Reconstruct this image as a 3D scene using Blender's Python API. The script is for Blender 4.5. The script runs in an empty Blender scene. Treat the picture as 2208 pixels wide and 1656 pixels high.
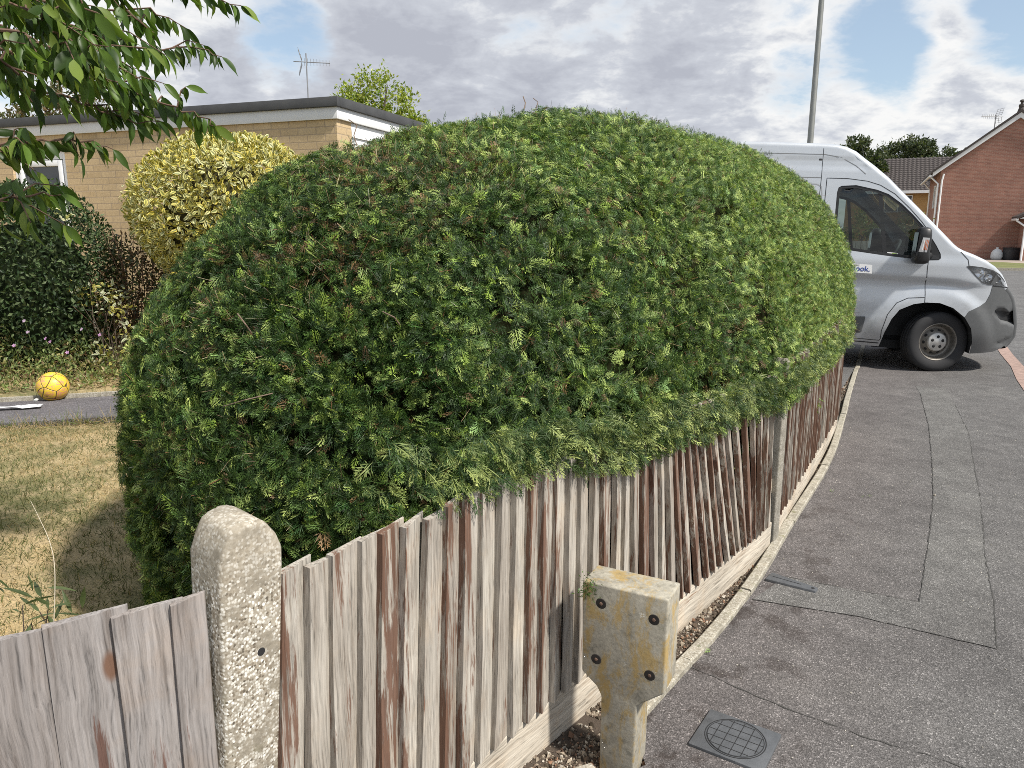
import bpy, bmesh, math, random
import numpy as np
from mathutils import Vector, Matrix, geometry
sc = bpy.context.scene
COL = sc.collection
R = math.radians
rng = np.random.default_rng(7)
random.seed(7)

# ------------------------------------------------------------------ camera
PITCH = R(11.5); EYE = 1.6; FPX = 1600.0
cam = bpy.data.cameras.new("camera"); cam_o = bpy.data.objects.new("camera", cam); COL.objects.link(cam_o)
cam_o.location = (0, 0, EYE); cam_o.rotation_euler = (R(90) - PITCH, 0, 0)
cam.sensor_fit = 'HORIZONTAL'; cam.sensor_width = 36; cam.lens = 36 * FPX / 2208
cam.clip_start = 0.05; cam.clip_end = 2000
sc.camera = cam_o
sc.render.resolution_x = 1024; sc.render.resolution_y = 768
sc.view_settings.view_transform = 'Standard'; sc.view_settings.look = 'None'
sc.view_settings.exposure = 0.30; sc.view_settings.gamma = 1.0
sc.cycles.max_bounces = 8; sc.cycles.transparent_max_bounces = 12
sc.cycles.use_denoising = False
sc.cycles.filter_width = 0.9; sc.cycles.diffuse_bounces = 3

# ------------------------------------------------------------------ sun and sky
SUN = Vector((0.66, -0.46, 1.0)).normalized()
sun = bpy.data.lights.new("sun", 'SUN'); sun.energy = 5.0; sun.angle = R(4); sun.color = (1.0, 0.95, 0.87)
sun_o = bpy.data.objects.new("sun", sun); COL.objects.link(sun_o)
sun_o.rotation_euler = (-SUN).to_track_quat('-Z', 'Y').to_euler()

def at(px, py, d):
    """a point seen in the photograph at a known distance, in metres"""
    u = (px - 1104) / FPX; v = (py - 828) / FPX
    return Vector((u * d, (math.cos(PITCH) - v * math.sin(PITCH)) * d, EYE - (math.sin(PITCH) + v * math.cos(PITCH)) * d))

class NT:
    """small wrapper to write node trees"""
    def __init__(s, nt): s.nt = nt
    def n(s, typ, **kw):
        nd = s.nt.nodes.new(typ)
        for k, v in kw.items(): setattr(nd, k, v)
        return nd
    def put(s, sock, v):
        if isinstance(v, bpy.types.NodeSocket): s.nt.links.new(v, sock)
        elif v is not None:
            if hasattr(sock.default_value, '__len__'):
                if not hasattr(v, '__len__'): v = (v,) * len(sock.default_value)
                if len(sock.default_value) == 4 and len(v) == 3: v = (*v, 1)
            sock.default_value = v
    def noise(s, vec, scale, detail=4, rough=.55, dist=0.0, out='Fac'):
        nd = s.n('ShaderNodeTexNoise'); s.put(nd.inputs['Vector'], vec); s.put(nd.inputs['Scale'], scale)
        nd.inputs['Detail'].default_value = detail; nd.inputs['Roughness'].default_value = rough; nd.inputs['Distortion'].default_value = dist
        return nd.outputs[out]
    def voro(s, vec, scale, out='Color', feature='F1', rnd=1.0):
        nd = s.n('ShaderNodeTexVoronoi', feature=feature); s.put(nd.inputs['Vector'], vec); s.put(nd.inputs['Scale'], scale)
        nd.inputs['Randomness'].default_value = rnd
        return nd.outputs[out]
    def ramp(s, fac, stops, interp='LINEAR'):
        nd = s.n('ShaderNodeValToRGB'); nd.color_ramp.interpolation = interp
        els = nd.color_ramp.elements
        while len(els) < len(stops): els.new(.5)
        for e, (p, c) in zip(els, stops):
            e.position = p
            e.color = (c, c, c, 1) if not hasattr(c, '__len__') else (*c[:3], 1)
        s.put(nd.inputs['Fac'], fac); return nd.outputs['Color']
    def mix(s, fac, a, b, blend='MIX'):
        nd = s.n('ShaderNodeMix', data_type='RGBA', blend_type=blend, clamp_factor=True)
        s.put(nd.inputs[0], fac); s.put(nd.inputs[6], a); s.put(nd.inputs[7], b); return nd.outputs[2]
    def math(s, op, a, b=None, c=None):
        nd = s.n('ShaderNodeMath', operation=op)
        s.put(nd.inputs[0], a); s.put(nd.inputs[1], b); s.put(nd.inputs[2], c); return nd.outputs[0]
    def vmath(s, op, a, b=None):
        nd = s.n('ShaderNodeVectorMath', operation=op)
        s.put(nd.inputs[0], a)
        if b is not None: s.put(nd.inputs[1], b)
        return nd.outputs['Value'] if op in ('DOT_PRODUCT', 'LENGTH') else nd.outputs['Vector']
    def sep(s, v):
        nd = s.n('ShaderNodeSeparateXYZ'); s.put(nd.inputs[0], v); return nd.outputs
    def comb(s, x, y, z):
        nd = s.n('ShaderNodeCombineXYZ'); s.put(nd.inputs[0], x); s.put(nd.inputs[1], y); s.put(nd.inputs[2], z); return nd.outputs[0]
    def smooth(s, v, a, b, lo=0.0, hi=1.0):
        nd = s.n('ShaderNodeMapRange', interpolation_type='SMOOTHSTEP')
        s.put(nd.inputs[0], v); s.put(nd.inputs[1], a); s.put(nd.inputs[2], b); s.put(nd.inputs[3], lo); s.put(nd.inputs[4], hi); return nd.outputs[0]
    def bump(s, h, strength=.3, dist=.01):
        nd = s.n('ShaderNodeBump'); nd.inputs['Strength'].default_value = strength; nd.inputs['Distance'].default_value = dist
        s.put(nd.inputs['Height'], h); return nd.outputs['Normal']

world = bpy.data.worlds.new("World"); sc.world = world; world.use_nodes = True
W = NT(world.node_tree); bg = world.node_tree.nodes['Background']
sky = W.n('ShaderNodeTexSky', sky_type='NISHITA'); sky.sun_disc = False
sky.sun_elevation = math.asin(SUN.z); sky.sun_rotation = math.atan2(SUN.x, SUN.y)
sky.air_density = 1.0; sky.dust_density = 0.6; sky.ozone_density = 1.5
dirv = W.n('ShaderNodeTexCoord').outputs['Generated']
dx, dy, dz = W.sep(dirv)
den = W.math('ADD', W.math('MAXIMUM', dz, 0.0), 0.30)
pl = W.comb(W.math('DIVIDE', dx, den), W.math('DIVIDE', dy, den), 0.0)   # the cloud deck seen from below
def toward(px, py):
    v = at(px, py, 1.0) - Vector((0, 0, EYE)); v.normalize(); return tuple(v)
def lobe(px, py, r_in, r_out):
    d = W.vmath('DOT_PRODUCT', dirv, toward(px, py)); return W.smooth(d, math.cos(R(r_out)), math.cos(R(r_in)))
n_big = W.noise(pl, 2.3, 9, .58, .35)
n_mid = W.noise(W.vmath('ADD', pl, (3.7, 1.3, 0)), 5.0, 8, .6, .3)
n_fine = W.noise(W.vmath('ADD', pl, (7.1, 2.2, 0)), 14, 6, .6, .2)
cover = .66
for nz_, k_ in ((n_big, 1.15), (n_mid, .75), (n_fine, .42)):
    cover = W.math('ADD', cover, W.math('MULTIPLY', W.math('SUBTRACT', nz_, .5), k_))
for (px, py, a, b, amt) in ((1150, 60, 6, 24, .22), (620, 85, .2, 4.2, -.36), (1890, 95, .3, 4.0, -.36), (2040, 20, .5, 3.2, .22), (2090, 140, 1, 4, .16), (2175, 60, .4, 3.4, -.36), (1700, 175, .2, 3.2, -.32), (1960, 150, .5, 3, -.22), (420, 120, 2, 9, .16),
                            (880, 200, 2, 9, .12), (2000, 190, 1, 5, .10), (1500, 230, 2, 8, .2)):
    cover = W.math('ADD', cover, W.math('MULTIPLY', lobe(px, py, a, b), amt))
cover = W.math('ADD', cover, W.smooth(dz, .34, .03, -.01, .24))
mask = W.smooth(cover, .46, .88)
grey = W.math('ADD', W.math('MULTIPLY', lobe(1130, 20, 4, 19), .40), W.math('MULTIPLY', lobe(760, 130, 1, 10), .28))
grey = W.math('ADD', grey, W.math('MULTIPLY', lobe(480, 155, .4, 3.2), .5))
grey = W.math('ADD', grey, W.math('MULTIPLY', W.math('SUBTRACT', n_mid, .5), 1.5))
grey = W.math('ADD', grey, W.math('MULTIPLY', W.math('SUBTRACT', n_fine, .5), .7))
grey = W.math('ADD', grey, W.math('MULTIPLY', W.math('SUBTRACT', cover, .80), .95))
grey = W.math('ADD', grey, .04)
cloud = W.ramp(grey, [(0.0, (8.4, 8.4, 8.35)), (.2, (7.3, 7.45, 7.65)), (.5, (5.4, 5.65, 6.2)), (1.0, (4.2, 4.4, 5.0))])
blue = W.mix(1.0, sky.outputs[0], (1.25, 1.25, 1.22), 'MULTIPLY')
blue = W.mix(.30, blue, (6.6, 7.6, 8.4))
skyc = W.mix(mask, blue, cloud)
W.put(bg.inputs['Color'], skyc); bg.inputs['Strength'].default_value = 0.092

# ------------------------------------------------------------------ mesh helpers
def link(o, parent=None):
    COL.objects.link(o)
    if parent is not None: o.parent = parent
    return o
def mesh_np(name, V, F, mat, parent=None, col=None, smooth=False, fmat=None):
    V = np.asarray(V, np.float32); me = bpy.data.meshes.new(name)
    if isinstance(F, np.ndarray):
        k = F.shape[1]; nf = len(F); loops = F.astype(np.int32).ravel(); start = np.arange(nf, dtype=np.int32) * k
    else:
        loops = np.concatenate([np.asarray(f, np.int32) for f in F]); ln = np.array([len(f) for f in F]); nf = len(F)
        start = np.concatenate([[0], np.cumsum(ln)[:-1]]).astype(np.int32)
    me.vertices.add(len(V)); me.vertices.foreach_set('co', V.ravel())
    me.loops.add(len(loops)); me.loops.foreach_set('vertex_index', loops)
    me.polygons.add(nf); me.polygons.foreach_set('loop_start', start)
    if smooth is not None: me.polygons.foreach_set('use_smooth', np.full(nf, bool(smooth)))
    for m in (mat if isinstance(mat, (list, tuple)) else [mat]): me.materials.append(m)
    if fmat is not None: me.polygons.foreach_set('material_index', np.asarray(fmat, np.int32))
    me.update(calc_edges=True)
    if col is not None:
        a = me.color_attributes.new('Col', 'FLOAT_COLOR', 'POINT')
        c = np.ones((len(V), 4), np.float32); c[:, :3] = col; a.data.foreach_set('color', c.ravel())
    return link(bpy.data.objects.new(name, me), parent)

class MB:
    """collects simple solids into one mesh"""
    def __init__(s): s.V = []; s.F = []; s.M = []; s.n = 0; s.C = []
    def add(s, V, F, m=0, c=(1, 1, 1)):
        V = [tuple(v) for v in V]; s.V += V; s.C += [c] * len(V)
        s.F += [tuple(i + s.n for i in f) for f in F]; s.M += [m] * len(F); s.n += len(V)
    def box(s, x0, x1, y0, y1, z0, z1, m=0, xf=None, c=(1, 1, 1)):
        V = [Vector(p) for p in ((x0, y0, z0), (x1, y0, z0), (x1, y1, z0), (x0, y1, z0), (x0, y0, z1), (x1, y0, z1), (x1, y1, z1), (x0, y1, z1))]
        if xf: V = [xf @ v for v in V]
        s.add(V, [(0, 3, 2, 1), (4, 5, 6, 7), (0, 1, 5, 4), (1, 2, 6, 5), (2, 3, 7, 6), (3, 0, 4, 7)], m, c)
    def tube(s, pts, rad, n=8, m=0, cap=True, c=(1, 1, 1)):
        pts = [Vector(p) for p in pts]; rads = rad if hasattr(rad, '__len__') else [rad] * len(pts)
        rings = []
        for i, p in enumerate(pts):
            d = (pts[min(i + 1, len(pts) - 1)] - pts[max(i - 1, 0)]).normalized()
            a = d.orthogonal().normalized() if i == 0 else (pa - d * pa.dot(d)).normalized()
            pa = a; b = d.cross(a)
            rings.append([p + (a * math.cos(t) + b * math.sin(t)) * rads[i] for t in [2 * math.pi * k / n for k in range(n)]])
        V = [v for r in rings for v in r]
        F = [(i * n + k, i * n + (k + 1) % n, (i + 1) * n + (k + 1) % n, (i + 1) * n + k) for i in range(len(pts) - 1) for k in range(n)]
        if cap: F += [tuple(range(n))[::-1], tuple((len(pts) - 1) * n + k for k in range(n))]
        s.add(V, F, m, c)
    def lathe(s, prof, n=32, m=0, axis='y', org=(0, 0, 0), mats=None):
        V = []; F = []; o = Vector(org)
        for (r, h) in prof:
            for k in range(n):
                t = 2 * math.pi * k / n; a, b = r * math.cos(t), r * math.sin(t)
                V.append(o + (Vector((a, h, b)) if axis == 'y' else Vector((a, b, h))))
        for i in range(len(prof) - 1):
            fs = [(i * n + k, i * n + (k + 1) % n, (i + 1) * n + (k + 1) % n, (i + 1) * n + k) for k in range(n)]
            s.F += [tuple(q + s.n for q in f) for f in fs]; s.M += [mats[i] if mats else m] * n
        s.V += [tuple(v) for v in V]; s.C += [(1, 1, 1)] * len(V); s.n += len(V)
    def prism(s, poly, y0, y1, m=0, c=(1, 1, 1)):
        """polygon in x,z extruded along y"""
        k = len(poly)
        V = [(p[0], y0, p[1]) for p in poly] + [(p[0], y1, p[1]) for p in poly]
        F = [tuple(range(k)), tuple(range(2 * k - 1, k - 1, -1))] + [(i, i + k, (i + 1) % k + k, (i + 1) % k) for i in range(k)]
        s.add(V, F, m, c)
    def build(s, name, mat, parent=None, smooth=False, bevel=0, seg=2, col=False, fix=True):
        me = bpy.data.meshes.new(name); me.from_pydata(s.V, [], s.F)
        for m in (mat if isinstance(mat, (list, tuple)) else [mat]): me.materials.append(m)
        me.polygons.foreach_set('material_index', s.M)
        if col:
            a = me.color_attributes.new('Col', 'FLOAT_COLOR', 'POINT')
            a.data.foreach_set('color', np.array([(*c, 1) for c in s.C], np.float32).ravel())
        if fix or bevel:
            bm = bmesh.new(); bm.from_mesh(me)
            if fix: bmesh.ops.recalc_face_normals(bm, faces=bm.faces)
            if bevel:
                ed = [e for e in bm.edges if len(e.link_faces) == 2 and e.calc_face_angle(0) > .5]
                bmesh.ops.bevel(bm, geom=ed, offset=bevel, segments=seg, profile=.5, affect='EDGES', clamp_overlap=True)
            bm.to_mesh(me); bm.free()
        if smooth:
            me.polygons.foreach_set('use_smooth', np.ones(len(me.polygons), bool))
            if smooth != 'all': me.set_sharp_from_angle(angle=R(38))
        me.update()
        return link(bpy.data.objects.new(name, me), parent)

def thing(name, label, cat, loc=(0, 0, 0), rot=(0, 0, 0), group=None):
    o = bpy.data.objects.new(name, None); o.empty_display_size = .2; link(o)
    o.location = loc; o.rotation_euler = rot
    return tag(o, label, cat, group)
def tag(o, label=None, cat=None, group=None, kind=None):
    for k, v in (('label', label), ('category', cat), ('group', group), ('kind', kind)):
        if v: o[k] = v
    return o
def copy_tree(o, parent=None):
    c = o.copy(); COL.objects.link(c)
    if parent is not None: c.parent = parent
    for ch in list(o.children): copy_tree(ch, c)
    return c
def unit(a): return a / np.maximum(np.linalg.norm(a, axis=-1, keepdims=True), 1e-9)
def frames(d, hint):
    """rotation matrices whose Y is d and whose Z leans to hint"""
    d = unit(d); x = unit(np.cross(d, hint)); z = np.cross(x, d); return np.stack([x, d, z], -1)
def scatter(name, tmpls, pick, pos, frm, scale, cols, mat, parent=None, tipcol=None, smooth=False):
    """copies small leaf templates (verts, quads, weight) into one mesh"""
    Vs, Fs, Cs, off = [], [], [], 0
    scale = np.asarray(scale)
    if scale.ndim == 1: scale = scale[:, None].repeat(3, 1)
    for k, (tv, tf, tw) in enumerate(tmpls):
        i = np.where(pick == k)[0]
        if not len(i): continue
        v = np.einsum('nij,nvj->nvi', frm[i], tv[None] * scale[i][:, None, :]) + pos[i][:, None, :]
        n, nv = len(i), len(tv)
        f = tf[None] + (np.arange(n) * nv)[:, None, None] + off
        c = cols[i][:, None, :].repeat(nv, 1)
        if tipcol is not None: c = c * (1 - tw[None, :, None]) + tipcol[i][:, None, :] * tw[None, :, None]
        Vs.append(v.reshape(-1, 3)); Fs.append(f.reshape(-1, tf.shape[1])); Cs.append(c.reshape(-1, 3)); off += n * nv
    return mesh_np(name, np.concatenate(Vs), np.concatenate(Fs), mat, parent, np.concatenate(Cs), smooth)

# ------------------------------------------------------------------ materials
def mat(name):
    m = bpy.data.materials.new(name); m.use_nodes = True
    t = NT(m.node_tree); b = m.node_tree.nodes['Principled BSDF']; return m, t, b
def plain(name, c, rough=.5, metal=0.0, var=.12, scale=8, bump=0.0, spec=.5, coat=0.0):
    m, t, b = mat(name); o = t.n('ShaderNodeTexCoord').outputs['Object']
    n = t.noise(o, scale, 6, .6)
    f = t.ramp(n, [(.25, 1 - var), (.75, 1 + var * .6)])
    t.put(b.inputs['Base Color'], t.mix(1.0, c, f, 'MULTIPLY'))
    t.put(b.inputs['Roughness'], t.smooth(n, .2, .8, max(rough - .07, 0), min(rough + .1, 1))); b.inputs['Metallic'].default_value = metal
    b.inputs['Specular IOR Level'].default_value = spec; b.inputs['Coat Weight'].default_value = coat; b.inputs['Coat Roughness'].default_value = .08
    if bump: t.put(b.inputs['Normal'], t.bump(t.noise(o, scale * 12, 5, .6), bump, .004))
    return m
def leafmat(name, trans=.3, rough=.5, spec=.4, gain=1.0):
    m, t, b = mat(name)
    a = t.n('ShaderNodeVertexColor', layer_name='Col').outputs['Color']
    if gain != 1.0: a = t.mix(1.0, a, (gain,) * 3, 'MULTIPLY')
    t.put(b.inputs['Base Color'], a); b.inputs['Roughness'].default_value = rough; b.inputs['Specular IOR Level'].default_value = spec
    tr = t.n('ShaderNodeBsdfTranslucent'); t.put(tr.inputs['Color'], t.mix(1.0, a, (1.25, 1.25, .6), 'MULTIPLY'))
    ms = t.n('ShaderNodeMixShader'); ms.inputs[0].default_value = trans
    t.nt.links.new(b.outputs[0], ms.inputs[1]); t.nt.links.new(tr.outputs[0], ms.inputs[2])
    t.nt.links.new(ms.outputs[0], t.nt.nodes['Material Output'].inputs['Surface']); return m
def asphalt(name, tint=(1, 1, 1), dark=1.0, stain=True):
    m, t, b = mat(name); o = t.n('ShaderNodeNewGeometry').outputs['Position']
    cell = t.voro(o, 210); cx, cy, cz = t.sep(cell)
    base = t.ramp(cx, [(0, .040 * dark), (.35, .068 * dark), (.7, .098 * dark), (.92, .14 * dark), (.975, .30), (1, .42)])
    cell2 = t.voro(o, 330); c2 = t.sep(cell2)[0]
    base = t.mix(.35, base, t.ramp(c2, [(0, .03 * dark), (.8, .12 * dark), (1, .34)]))
    big = t.noise(o, 1.3, 6, .65); mid = t.noise(o, 7, 5, .6)
    base = t.mix(1.0, base, t.ramp(big, [(.3, (.80, .78, .78)), (.55, (1, .99, .985)), (.75, (1.15, 1.14, 1.11))]), 'MULTIPLY')
    base = t.mix(1.0, base, t.ramp(mid, [(.3, .8), (.7, 1.15)]), 'MULTIPLY')
    base = t.mix(1.0, base, tint, 'MULTIPLY')
    if stain:  # damp soil trodden off the verge
        x, y, z = t.sep(o)
        e = t.math('ADD', t.math('MULTIPLY', t.math('SUBTRACT', x, .44), .872), t.math('MULTIPLY', t.math('SUBTRACT', y, 2.24), -.49))
        near = t.math('MULTIPLY', t.smooth(e, .75, .12), t.smooth(y, 5.2, 3.6))
        st = t.math('MULTIPLY', near, t.smooth(t.noise(o, 5, 6, .7), .5, .62))
        base = t.mix(t.math('MULTIPLY', st, .62), base, (.022, .014, .010))
        base = t.mix(t.math('MULTIPLY', t.smooth(e, 1.1, .2), .35), base, t.mix(1.0, base, (1.08, .93, .93), 'MULTIPLY'))
    t.put(b.inputs['Base Color'], base); b.inputs['Roughness'].default_value = .85; b.inputs['Specular IOR Level'].default_value = .35
    t.put(b.inputs['Normal'], t.bump(t.math('ADD', t.math('MULTIPLY', cy, .6), t.voro(o, 210, 'Distance')), .55, .004)); return m
def brick(name, c1, c2, mortar, scale=1.0, rough=.85):
    m, t, b = mat(name); o = t.n('ShaderNodeTexCoord').outputs['Object']; x, y, z = t.sep(o)
    v = t.comb(t.math('ADD', x, y), z, 0.0)
    nd = t.n('ShaderNodeTexBrick'); t.put(nd.inputs['Vector'], v); nd.offset = .5
    t.put(nd.inputs['Color1'], c1); t.put(nd.inputs['Color2'], c2); t.put(nd.inputs['Mortar'], mortar)
    nd.inputs['Scale'].default_value = scale; nd.inputs['Mortar Size'].default_value = .006; nd.inputs['Mortar Smooth'].default_value = .2
    nd.inputs['Brick Width'].default_value = .225; nd.inputs['Row Height'].default_value = .075; nd.inputs['Bias'].default_value = 0
    c = nd.outputs['Color']
    c = t.mix(1.0, c, t.ramp(t.noise(o, .7, 5, .6), [(.3, .84), (.7, 1.12)]), 'MULTIPLY')
    c = t.mix(1.0, c, t.ramp(t.noise(o, 40, 4, .6), [(.3, .86), (.7, 1.1)]), 'MULTIPLY')
    t.put(b.inputs['Base Color'], c); b.inputs['Roughness'].default_value = rough
    t.put(b.inputs['Normal'], t.bump(t.math('ADD', t.math('MULTIPLY', nd.outputs['Fac'], -1.0), t.math('MULTIPLY', t.noise(o, 90, 3), .3)), .5, .008)); return m
def concrete(name, c, agg=0.0, lichen=0.0, moss=0.0):
    m, t, b = mat(name); o = t.n('ShaderNodeTexCoord').outputs['Object']
    n1 = t.noise(o, 14, 6, .65); n2 = t.noise(o, 90, 4, .6)
    col = t.mix(1.0, c, t.ramp(n1, [(.3, .72), (.7, 1.18)]), 'MULTIPLY'); col = t.mix(1.0, col, t.ramp(n2, [(.3, .8), (.7, 1.15)]), 'MULTIPLY')
    h = n2
    if agg:
        ov = t.vmath('ADD', o, t.vmath('MULTIPLY', t.noise(o, 60, 2, .5, out='Color'), (.007, .007, .007)))
        vc = t.sep(t.voro(ov, 170)); vd = t.voro(ov, 170, 'Distance')
        chip = t.ramp(vc[0], [(0, (.10, .085, .065)), (.2, (.22, .18, .13)), (.42, (.40, .37, .31)), (.62, (.62, .60, .54)), (1, (.80, .78, .72))])
        area = t.math('MULTIPLY', t.smooth(n1, .34, .5), agg)
        area = t.math('MULTIPLY', area, t.smooth(t.sep(o)[2], 1.02, .88, .35, 1.0))
        col = t.mix(t.math('MULTIPLY', area, t.smooth(vd, .75, .35)), col, chip); h = t.math('ADD', t.math('MULTIPLY', t.math('MULTIPLY', vd, area), -.5), n2)
    if lichen:
        l = t.smooth(t.noise(t.vmath('MULTIPLY', o, (1, 1, .45)), 15, 8, .74, .5), .47, .61)
        col = t.mix(t.math('MULTIPLY', l, lichen), col, t.mix(t.noise(o, 60, 3), (.40, .24, .045), (.33, .25, .10)))
        wht = t.smooth(t.noise(o, 24, 7, .75), .63, .68); col = t.mix(t.math('MULTIPLY', wht, .85), col, (.62, .6, .54))
        dk = t.smooth(t.noise(t.vmath('ADD', o, (5, 2, 1)), 20, 8, .75), .52, .68); col = t.mix(t.math('MULTIPLY', dk, .62), col, (.10, .095, .075))
    if moss:
        l = t.smooth(t.noise(o, 11, 6, .7), .57, .68); col = t.mix(t.math('MULTIPLY', l, moss), col, (.13, .13, .055))
    t.put(b.inputs['Base Color'], col); b.inputs['Roughness'].default_value = .9; b.inputs['Specular IOR Level'].default_value = .25
    t.put(b.inputs['Normal'], t.bump(h, .32, .0025)); return m
def wood(name, grey, pale, paint, amount=.5, vertical=True, low=0.0):
    """weathered softwood; Col.r = board id, Col.g = how much old paint is left, Col.b = tone"""
    m, t, b = mat(name); o = t.n('ShaderNodeTexCoord').outputs['Object']
    a = t.sep(t.n('ShaderNodeVertexColor', layer_name='Col').outputs['Color'])
    sh = t.vmath('MULTIPLY', t.comb(a[0], a[0], a[0]), (37.0, 11.0, 23.0))
    p = t.vmath('ADD', o, sh)
    st = (1, 1, .035) if vertical else (.035, 1, 1)
    warp = t.vmath('ADD', p, t.vmath('MULTIPLY', t.noise(p, 5, 3, .5, out='Color'), (.03, .03, .03)))
    g = t.noise(t.vmath('MULTIPLY', warp, st), 170, 6, .62)
    g2 = t.noise(t.vmath('MULTIPLY', warp, st), 55, 4, .6)
    n = t.noise(p, 6, 5, .6)
    c = t.mix(g2, grey, pale)
    c = t.mix(1.0, c, t.ramp(g, [(.30, .38), (.42, .82), (.52, 1.0), (.74, 1.25)]), 'MULTIPLY')
    c = t.mix(1.0, c, t.ramp(a[2], [(0, (.62, .58, .56)), (.5, (.95, .93, .92)), (1, (1.15, 1.14, 1.12))]), 'MULTIPLY')
    vs_ = t.noise(t.vmath('MULTIPLY', p, (1, 1, .05) if vertical else (.05, 1, 1)), 62, 6, .7)
    c = t.mix(1.0, c, t.ramp(vs_, [(.30, (.52, .47, .43)), (.43, (.92, .90, .88)), (.62, (1.08, 1.08, 1.08))]), 'MULTIPLY')
    c = t.mix(t.smooth(n, .5, .7), c, t.mix(1.0, c, (1.05, .99, .93), 'MULTIPLY'))
    # knots
    kv = t.vmath('MULTIPLY', p, (1, 1, .45) if vertical else (.45, 1, 1)); kd = t.voro(kv, 5.5, 'Distance')
    c = t.mix(t.smooth(kd, .10, .05), c, (.16, .09, .06))
    # remains of brown paint
    pm = t.noise(t.vmath('MULTIPLY', p, (1, 1, .10) if vertical else (.10, 1, 1)), 22, 8, .7, .6)
    th = t.math('SUBTRACT', .655, t.math('MULTIPLY', a[1], amount))
    if low: th = t.math('ADD', th, t.smooth(t.sep(o)[2], .62, .84, -.045, low))
    pf = t.smooth(t.math('ADD', pm, t.math('MULTIPLY', t.math('SUBTRACT', g, .5), .40)), th, t.math('ADD', th, .09))
    pc = t.mix(1.0, paint, t.ramp(g, [(.3, .7), (.7, 1.25)]), 'MULTIPLY')
    c = t.mix(t.math('MULTIPLY', pf, .9), c, pc)
    t.put(b.inputs['Base Color'], c); b.inputs['Roughness'].default_value = .8; b.inputs['Specular IOR Level'].default_value = .3
    t.put(b.inputs['Normal'], t.bump(g, .6, .003)); return m

ASPH = asphalt('pavement asphalt', (1.03, 1.0, .975), 1.25)
ASPH_ROAD = asphalt('road asphalt', (1.0, .99, .98), 1.35, False)
ASPH_PATCH = asphalt('trench asphalt', (1.05, 1.03, .99), 1.36, False)
CRACK = plain('dark joint', (.055, .053, .049), .95, var=.3, scale=40)
SOIL = plain('soil', (.085, .062, .045), .95, var=.5, scale=18, bump=.8)
KERB = concrete('kerb concrete', (.30, .275, .22), .35, 0, .7)
REDKERB = concrete('pinkish kerb', (.33, .235, .20))
POSTM = concrete('exposed aggregate concrete', (.34, .30, .235), 1.0, 0, .25)
TPOSTM = concrete('lichened concrete', (.35, .325, .265), 0, .76, .25)
FARPOST = concrete('grey concrete', (.27, .25, .21), .25, 0, .4)
STONE = concrete('stone', (.38, .34, .28), .4)
WOOD = wood('weathered fence board', (.28, .255, .22), (.63, .61, .55), (.12, .055, .032), .27)
WOODL = wood('silver grey fence board', (.20, .19, .185), (.42, .40, .39), (.10, .048, .034), .15, True, .10)
GRAVELB = wood('bare gravel board', (.33, .30, .25), (.55, .51, .44), (.16, .09, .05), .2, False)
YBRICK = brick('buff brick', (.58, .44, .26), (.50, .37, .21), (.42, .32, .21))
RBRICK = brick('red brick', (.325, .155, .112), (.25, .112, .082), (.37, .285, .23))
YBRICK2 = brick('gold brick', (.42, .25, .09), (.37, .21, .075), (.36, .26, .15))
WHITE = plain('white painted board', (.72, .73, .74), .5, var=.06, scale=5)
UPVC = plain('white plastic', (.80, .81, .82), .3, var=.03)
FELT = plain('black roof felt', (.055, .057, .06), .7, var=.3, scale=6)
TILE = plain('brown roof tile', (.055, .045, .042), .75, var=.3, scale=9)
DGLASS = plain('dark window glass', (.03, .035, .04), .05, var=.1, spec=.8)
IRON = plain('cover plastic', (.085, .09, .097), .55, var=.25, scale=25, bump=.3)
IRON_D = plain('cover groove', (.015, .015, .016), .8)
STEEL = plain('galvanised steel', (.23, .235, .22), .5, .5, .2, 3)
ALU = plain('aerial metal', (.30, .30, .30), .4, .6)
BARK = plain('bark', (.10, .075, .055), .9, var=.4, scale=20, bump=.8)
HEDGE = leafmat('hedge foliage', .18, .5, .35)
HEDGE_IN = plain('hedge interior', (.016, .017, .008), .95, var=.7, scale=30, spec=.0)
LEAF = leafmat('leaf', .35, .42, .45)
LEAFG = leafmat('glossy leaf', .2, .5, .25)
GRASSM = leafmat('grass blade', .3, .7, .2)
TWIG = leafmat('twig', .0, .8, .2)

# ------------------------------------------------------------------ setting: terrain, road, pavement
EX, EY = np.array([.49, .872]), np.array([-.872, .49])          # along the edging / towards the garden
E0 = np.array([.44, 2.24])
def e_of(x, y): return (x - E0[0]) * EY[0] + (y - E0[1]) * EY[1]
def gz(x, y):
    """the garden rises from the pavement, the drive more gently"""
    a = (x - E0[0]) * EX[0] + (y - E0[1]) * EX[1]; k = np.clip((a - 3.0) / 3.0, 0, 1); k = k * k * (3 - 2 * k)
    return np.minimum(-.018 + (.083 - .025 * k) * np.maximum(e_of(x, y) - .15, 0), .332)
def ter():
    m, t, b = mat('dry lawn'); o = t.n('ShaderNodeNewGeometry').outputs['Position']
    n1 = t.noise(o, 1.1, 6, .6); n2 = t.noise(o, 9, 6, .65); n3 = t.noise(o, 120, 4, .6)
    c = t.mix(t.smooth(n1, .42, .6), (.44, .33, .17), (.17, .16, .065))
    c = t.mix(t.smooth(n2, .45, .7), c, (.44, .34, .19)); c = t.mix(1.0, c, t.ramp(n3, [(.3, .55), (.7, 1.25)]), 'MULTIPLY')
    e = t.math('SUBTRACT', t.math('MULTIPLY', t.math('SUBTRACT', t.sep(o)[0], .44), -.872), t.math('MULTIPLY', t.math('SUBTRACT', t.sep(o)[1], 2.24), -.49))
    c = t.mix(t.smooth(e, .9, .35), c, (.07, .052, .038))
    t.put(b.inputs['Base Color'], c); b.inputs['Roughness'].default_value = .95
    t.put(b.inputs['Normal'], t.bump(n3, .8, .01)); return m
LAWN = ter()
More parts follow.
